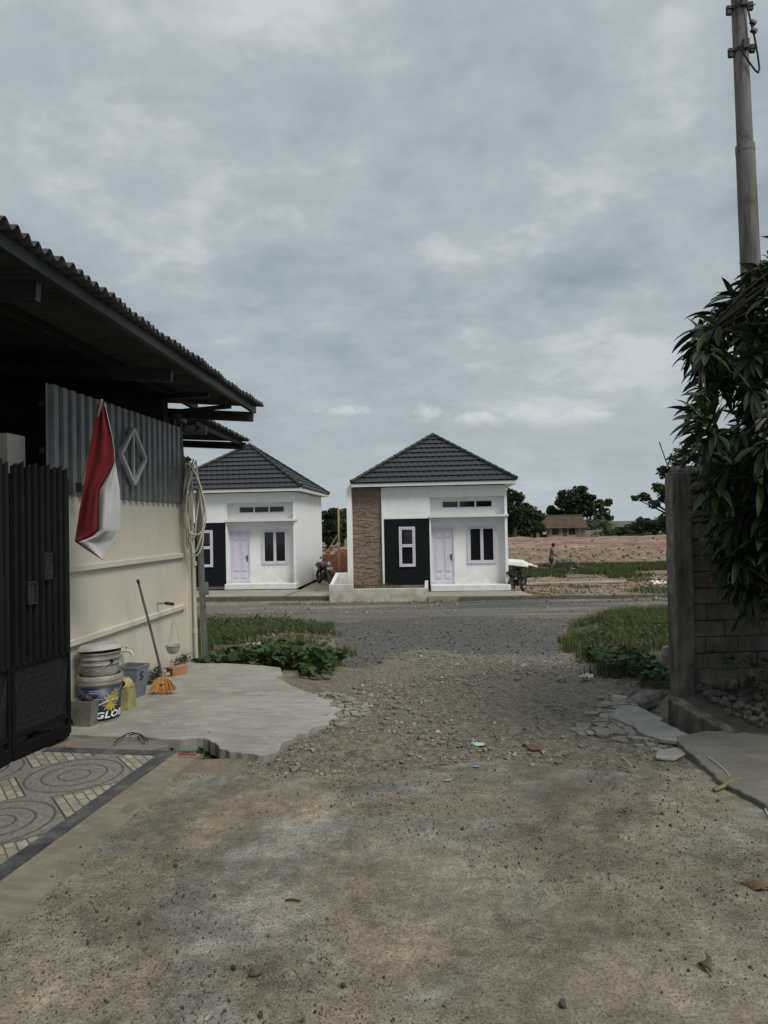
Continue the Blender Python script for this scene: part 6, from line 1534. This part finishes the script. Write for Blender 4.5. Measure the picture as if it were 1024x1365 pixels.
chunk(750, 1342, (.030,.026,.024), 1.4, 'round black pebble at the very bottom of the lane, right of the middle', 'pebble', 'grit', .4)
chunk(5, 1290, (.05,.035,.018), 2.4, 'flat pale stone at the left edge of the lane', 'pebble', 'chips', .35)
chunk(690, 905, (.10,.07,.04), .3, 'pale stone lying where the dark gravel meets the brown rubble, right of centre', 'stone', 'chips')
chunk(748, 906, (.16,.10,.06), 1.3, 'grey stone on the gravel edge just left of the grass and the paper', 'stone', 'chips')
def crumple(px_, py_, sx_, sy_, h_, mat, name, lab, cat, rz=0, n_=9):
    p = atZ(px_, py_, 0); vs = []; fs = []; z = gzz(p.x,p.y)
    for j in range(n_+1):
        for i in range(n_+1):
            u_ = i/n_*2-1; v_ = j/n_*2-1; w_ = 1-.55*abs(v_)**1.6
            x = u_*w_*sx_/2*(1+random.uniform(-.12,.12)); y = v_*sy_/2; c__, s__ = math.cos(rz), math.sin(rz)
            vs.append((p.x+x*c__-y*s__, p.y+x*s__+y*c__, z+.004+h_*(.5*abs(math.sin(3*u_+2*v_))+.5*random.random())))
    for j in range(n_):
        for i in range(n_): q = j*(n_+1)+i; fs.append((q,q+1,q+n_+2,q+n_+1))
    mb = MB(); mb.add(vs, fs); return tag(mb.build(name, M[mat], smooth=2, solid=.0015), lab, cat)
crumple(782, 906, .17, .11, .06, 'paper', 'crumpled_paper', 'crumpled brownish paper lying at the edge of the grass on the right', 'litter', .4)
crumple(637, 991, .07, .10, .02, 'mint', 'plastic_scrap', 'pale mint plastic scrap on the rubble in the middle of the lane', 'litter', .9)
crumple(635, 1023, .05, .03, .008, 'blue_bit', 'plastic_scrap', 'small pale blue plastic scrap just in front of the mint one', 'litter', .2)
crumple(597, 1042, .05, .02, .008, 'yellow', 'plastic_scrap', 'tiny yellow plastic scrap on the lane in front of the blue one', 'litter', .2)
crumple(340, 838, .30, .16, .05, 'paper', 'plastic_scrap', 'pale crumpled bag on the earth hump in the left grass', 'litter', .2)
crumple(714, 997, .10, .13, .015, 'dry_leaf', 'dry_leaf', 'orange-brown dry leaf on the rubble right of the mint scrap', 'leaf', .7, 6)
def dleaf(px_, py_, Ln, w_, rz, lab):
    p = atZ(px_, py_, 0); z = gzz(p.x,p.y)+.004; vs = []; fs = []; K = 10
    for i in range(K+1):
        t = i/K; wd = w_/2*math.sin(PI*min(1,t*.96+.02))**.75; x = (t-.5)*Ln; yc = .012*math.sin(t*4)
        for k_, s in enumerate((-1,0,1)):
            yy = yc+s*wd; zz_ = z+.006*math.sin(t*5)+(abs(s)*.016*math.sin(t*3+1+s)+.006); c__, s__ = math.cos(rz), math.sin(rz); vs.append((p.x+x*c__-yy*s__, p.y+x*s__+yy*c__, zz_))
    for i in range(K): q = 3*i; fs += [(q,q+1,q+4,q+3),(q+1,q+2,q+5,q+4)]
    mb = MB(); mb.add(vs, fs); mb.tube([vs[3*K+1], (vs[3*K+1][0]+.03*math.cos(rz), vs[3*K+1][1]+.03*math.sin(rz), z+.004)], .0014, 5)
    return tag(mb.build('dry_leaf', M['dry_leaf'], smooth=2, solid=.001), lab, 'leaf')
dleaf(1008, 1184, .115, .042, R(150), 'dry brown leaf at the right edge of the lane, halfway up the foreground')
dleaf(944, 1288, .105, .045, R(75), 'curled dry brown leaf near the bottom right corner of the lane')
mb = MB(); a = atZ(380,1200,.004); b = atZ(400,1201,.004); mb.tube([a,a.lerp(b,.5)+Vector((0,.003,.004)),b], .004, 6); tag(mb.build('twig', M['bark']), 'short dark twig lying on the lane left of the middle', 'twig')
mb = MB(); a = atZ(702,1247,.004); b = atZ(724,1252,.004); mb.tube([a,b], .0035, 6); tag(mb.build('twig', M['pale_bark']), 'short pale twig lying on the lane right of the middle', 'twig')
def curve(pts, zs, r_, name, mat, lab, cat, n=8):
    P_ = [atZ(x,y,0) for x,y in pts]
    P_ = [Vector((p.x,p.y,gzz(p.x,p.y)+z)) for p,z in zip(P_,zs)]; sm = []
    for i in range(len(P_)-1):
        p0 = P_[max(i-1,0)]; p1 = P_[i]; p2 = P_[i+1]; p3 = P_[min(i+2,len(P_)-1)]
        for t in range(5):
            t /= 5; sm.append(.5*((2*p1)+(p2-p0)*t+(2*p0-5*p1+4*p2-p3)*t*t+(3*p1-p0-3*p2+p3)*t**3))
    sm.append(P_[-1]); mb = MB(); mb.tube(sm, r_, n); return tag(mb.build(name, M[mat], smooth=2), lab, cat)
curve([(952,1057),(965,1053),(975,1048),(985,1045),(992,1043)], [.012,.02,.03,.03,.015], .013, 'yellow_strap', 'dstrap', 'dull yellow knotted strap end lying on the concrete at the right', 'strap')
curve([(942,1016),(955,1026),(968,1037),(978,1046)], [.04,.045,.04,.02], .0035, 'white_string', 'cloth_white', 'upper strand of loose white string running from the strap to the concrete edge', 'string', 5)
curve([(978,1050),(992,1058),(1006,1064),(1016,1074),(1023,1086),(1030,1100)], [.02,.01,.01,.01,.01,.01], .0035, 'white_string', 'cloth_white', 'lower strand of loose white string running from the strap out of the picture', 'string', 5)
curve([(830,1010),(836,1018),(842,1024)], [.02,.025,.02], .004, 'plant_stalk', 'pvc', 'pale dry stalk lying on the rubble in front of the cracked plates', 'stalk', 5)
curve([(824,1024),(834,1028),(844,1032)], [.01,.02,.01], .004, 'plant_stalk', 'pale_bark', 'dull brown stalk lying just in front of the pale dry stalk', 'stalk', 5)
S.render.engine = 'CYCLES'

for o in bpy.data.objects:
    if o.parent is None and o.get('category') in GR and not o.get('group') and o.name.split('.')[0] != 'mango_tree': o['group'] = GR[o['category']]
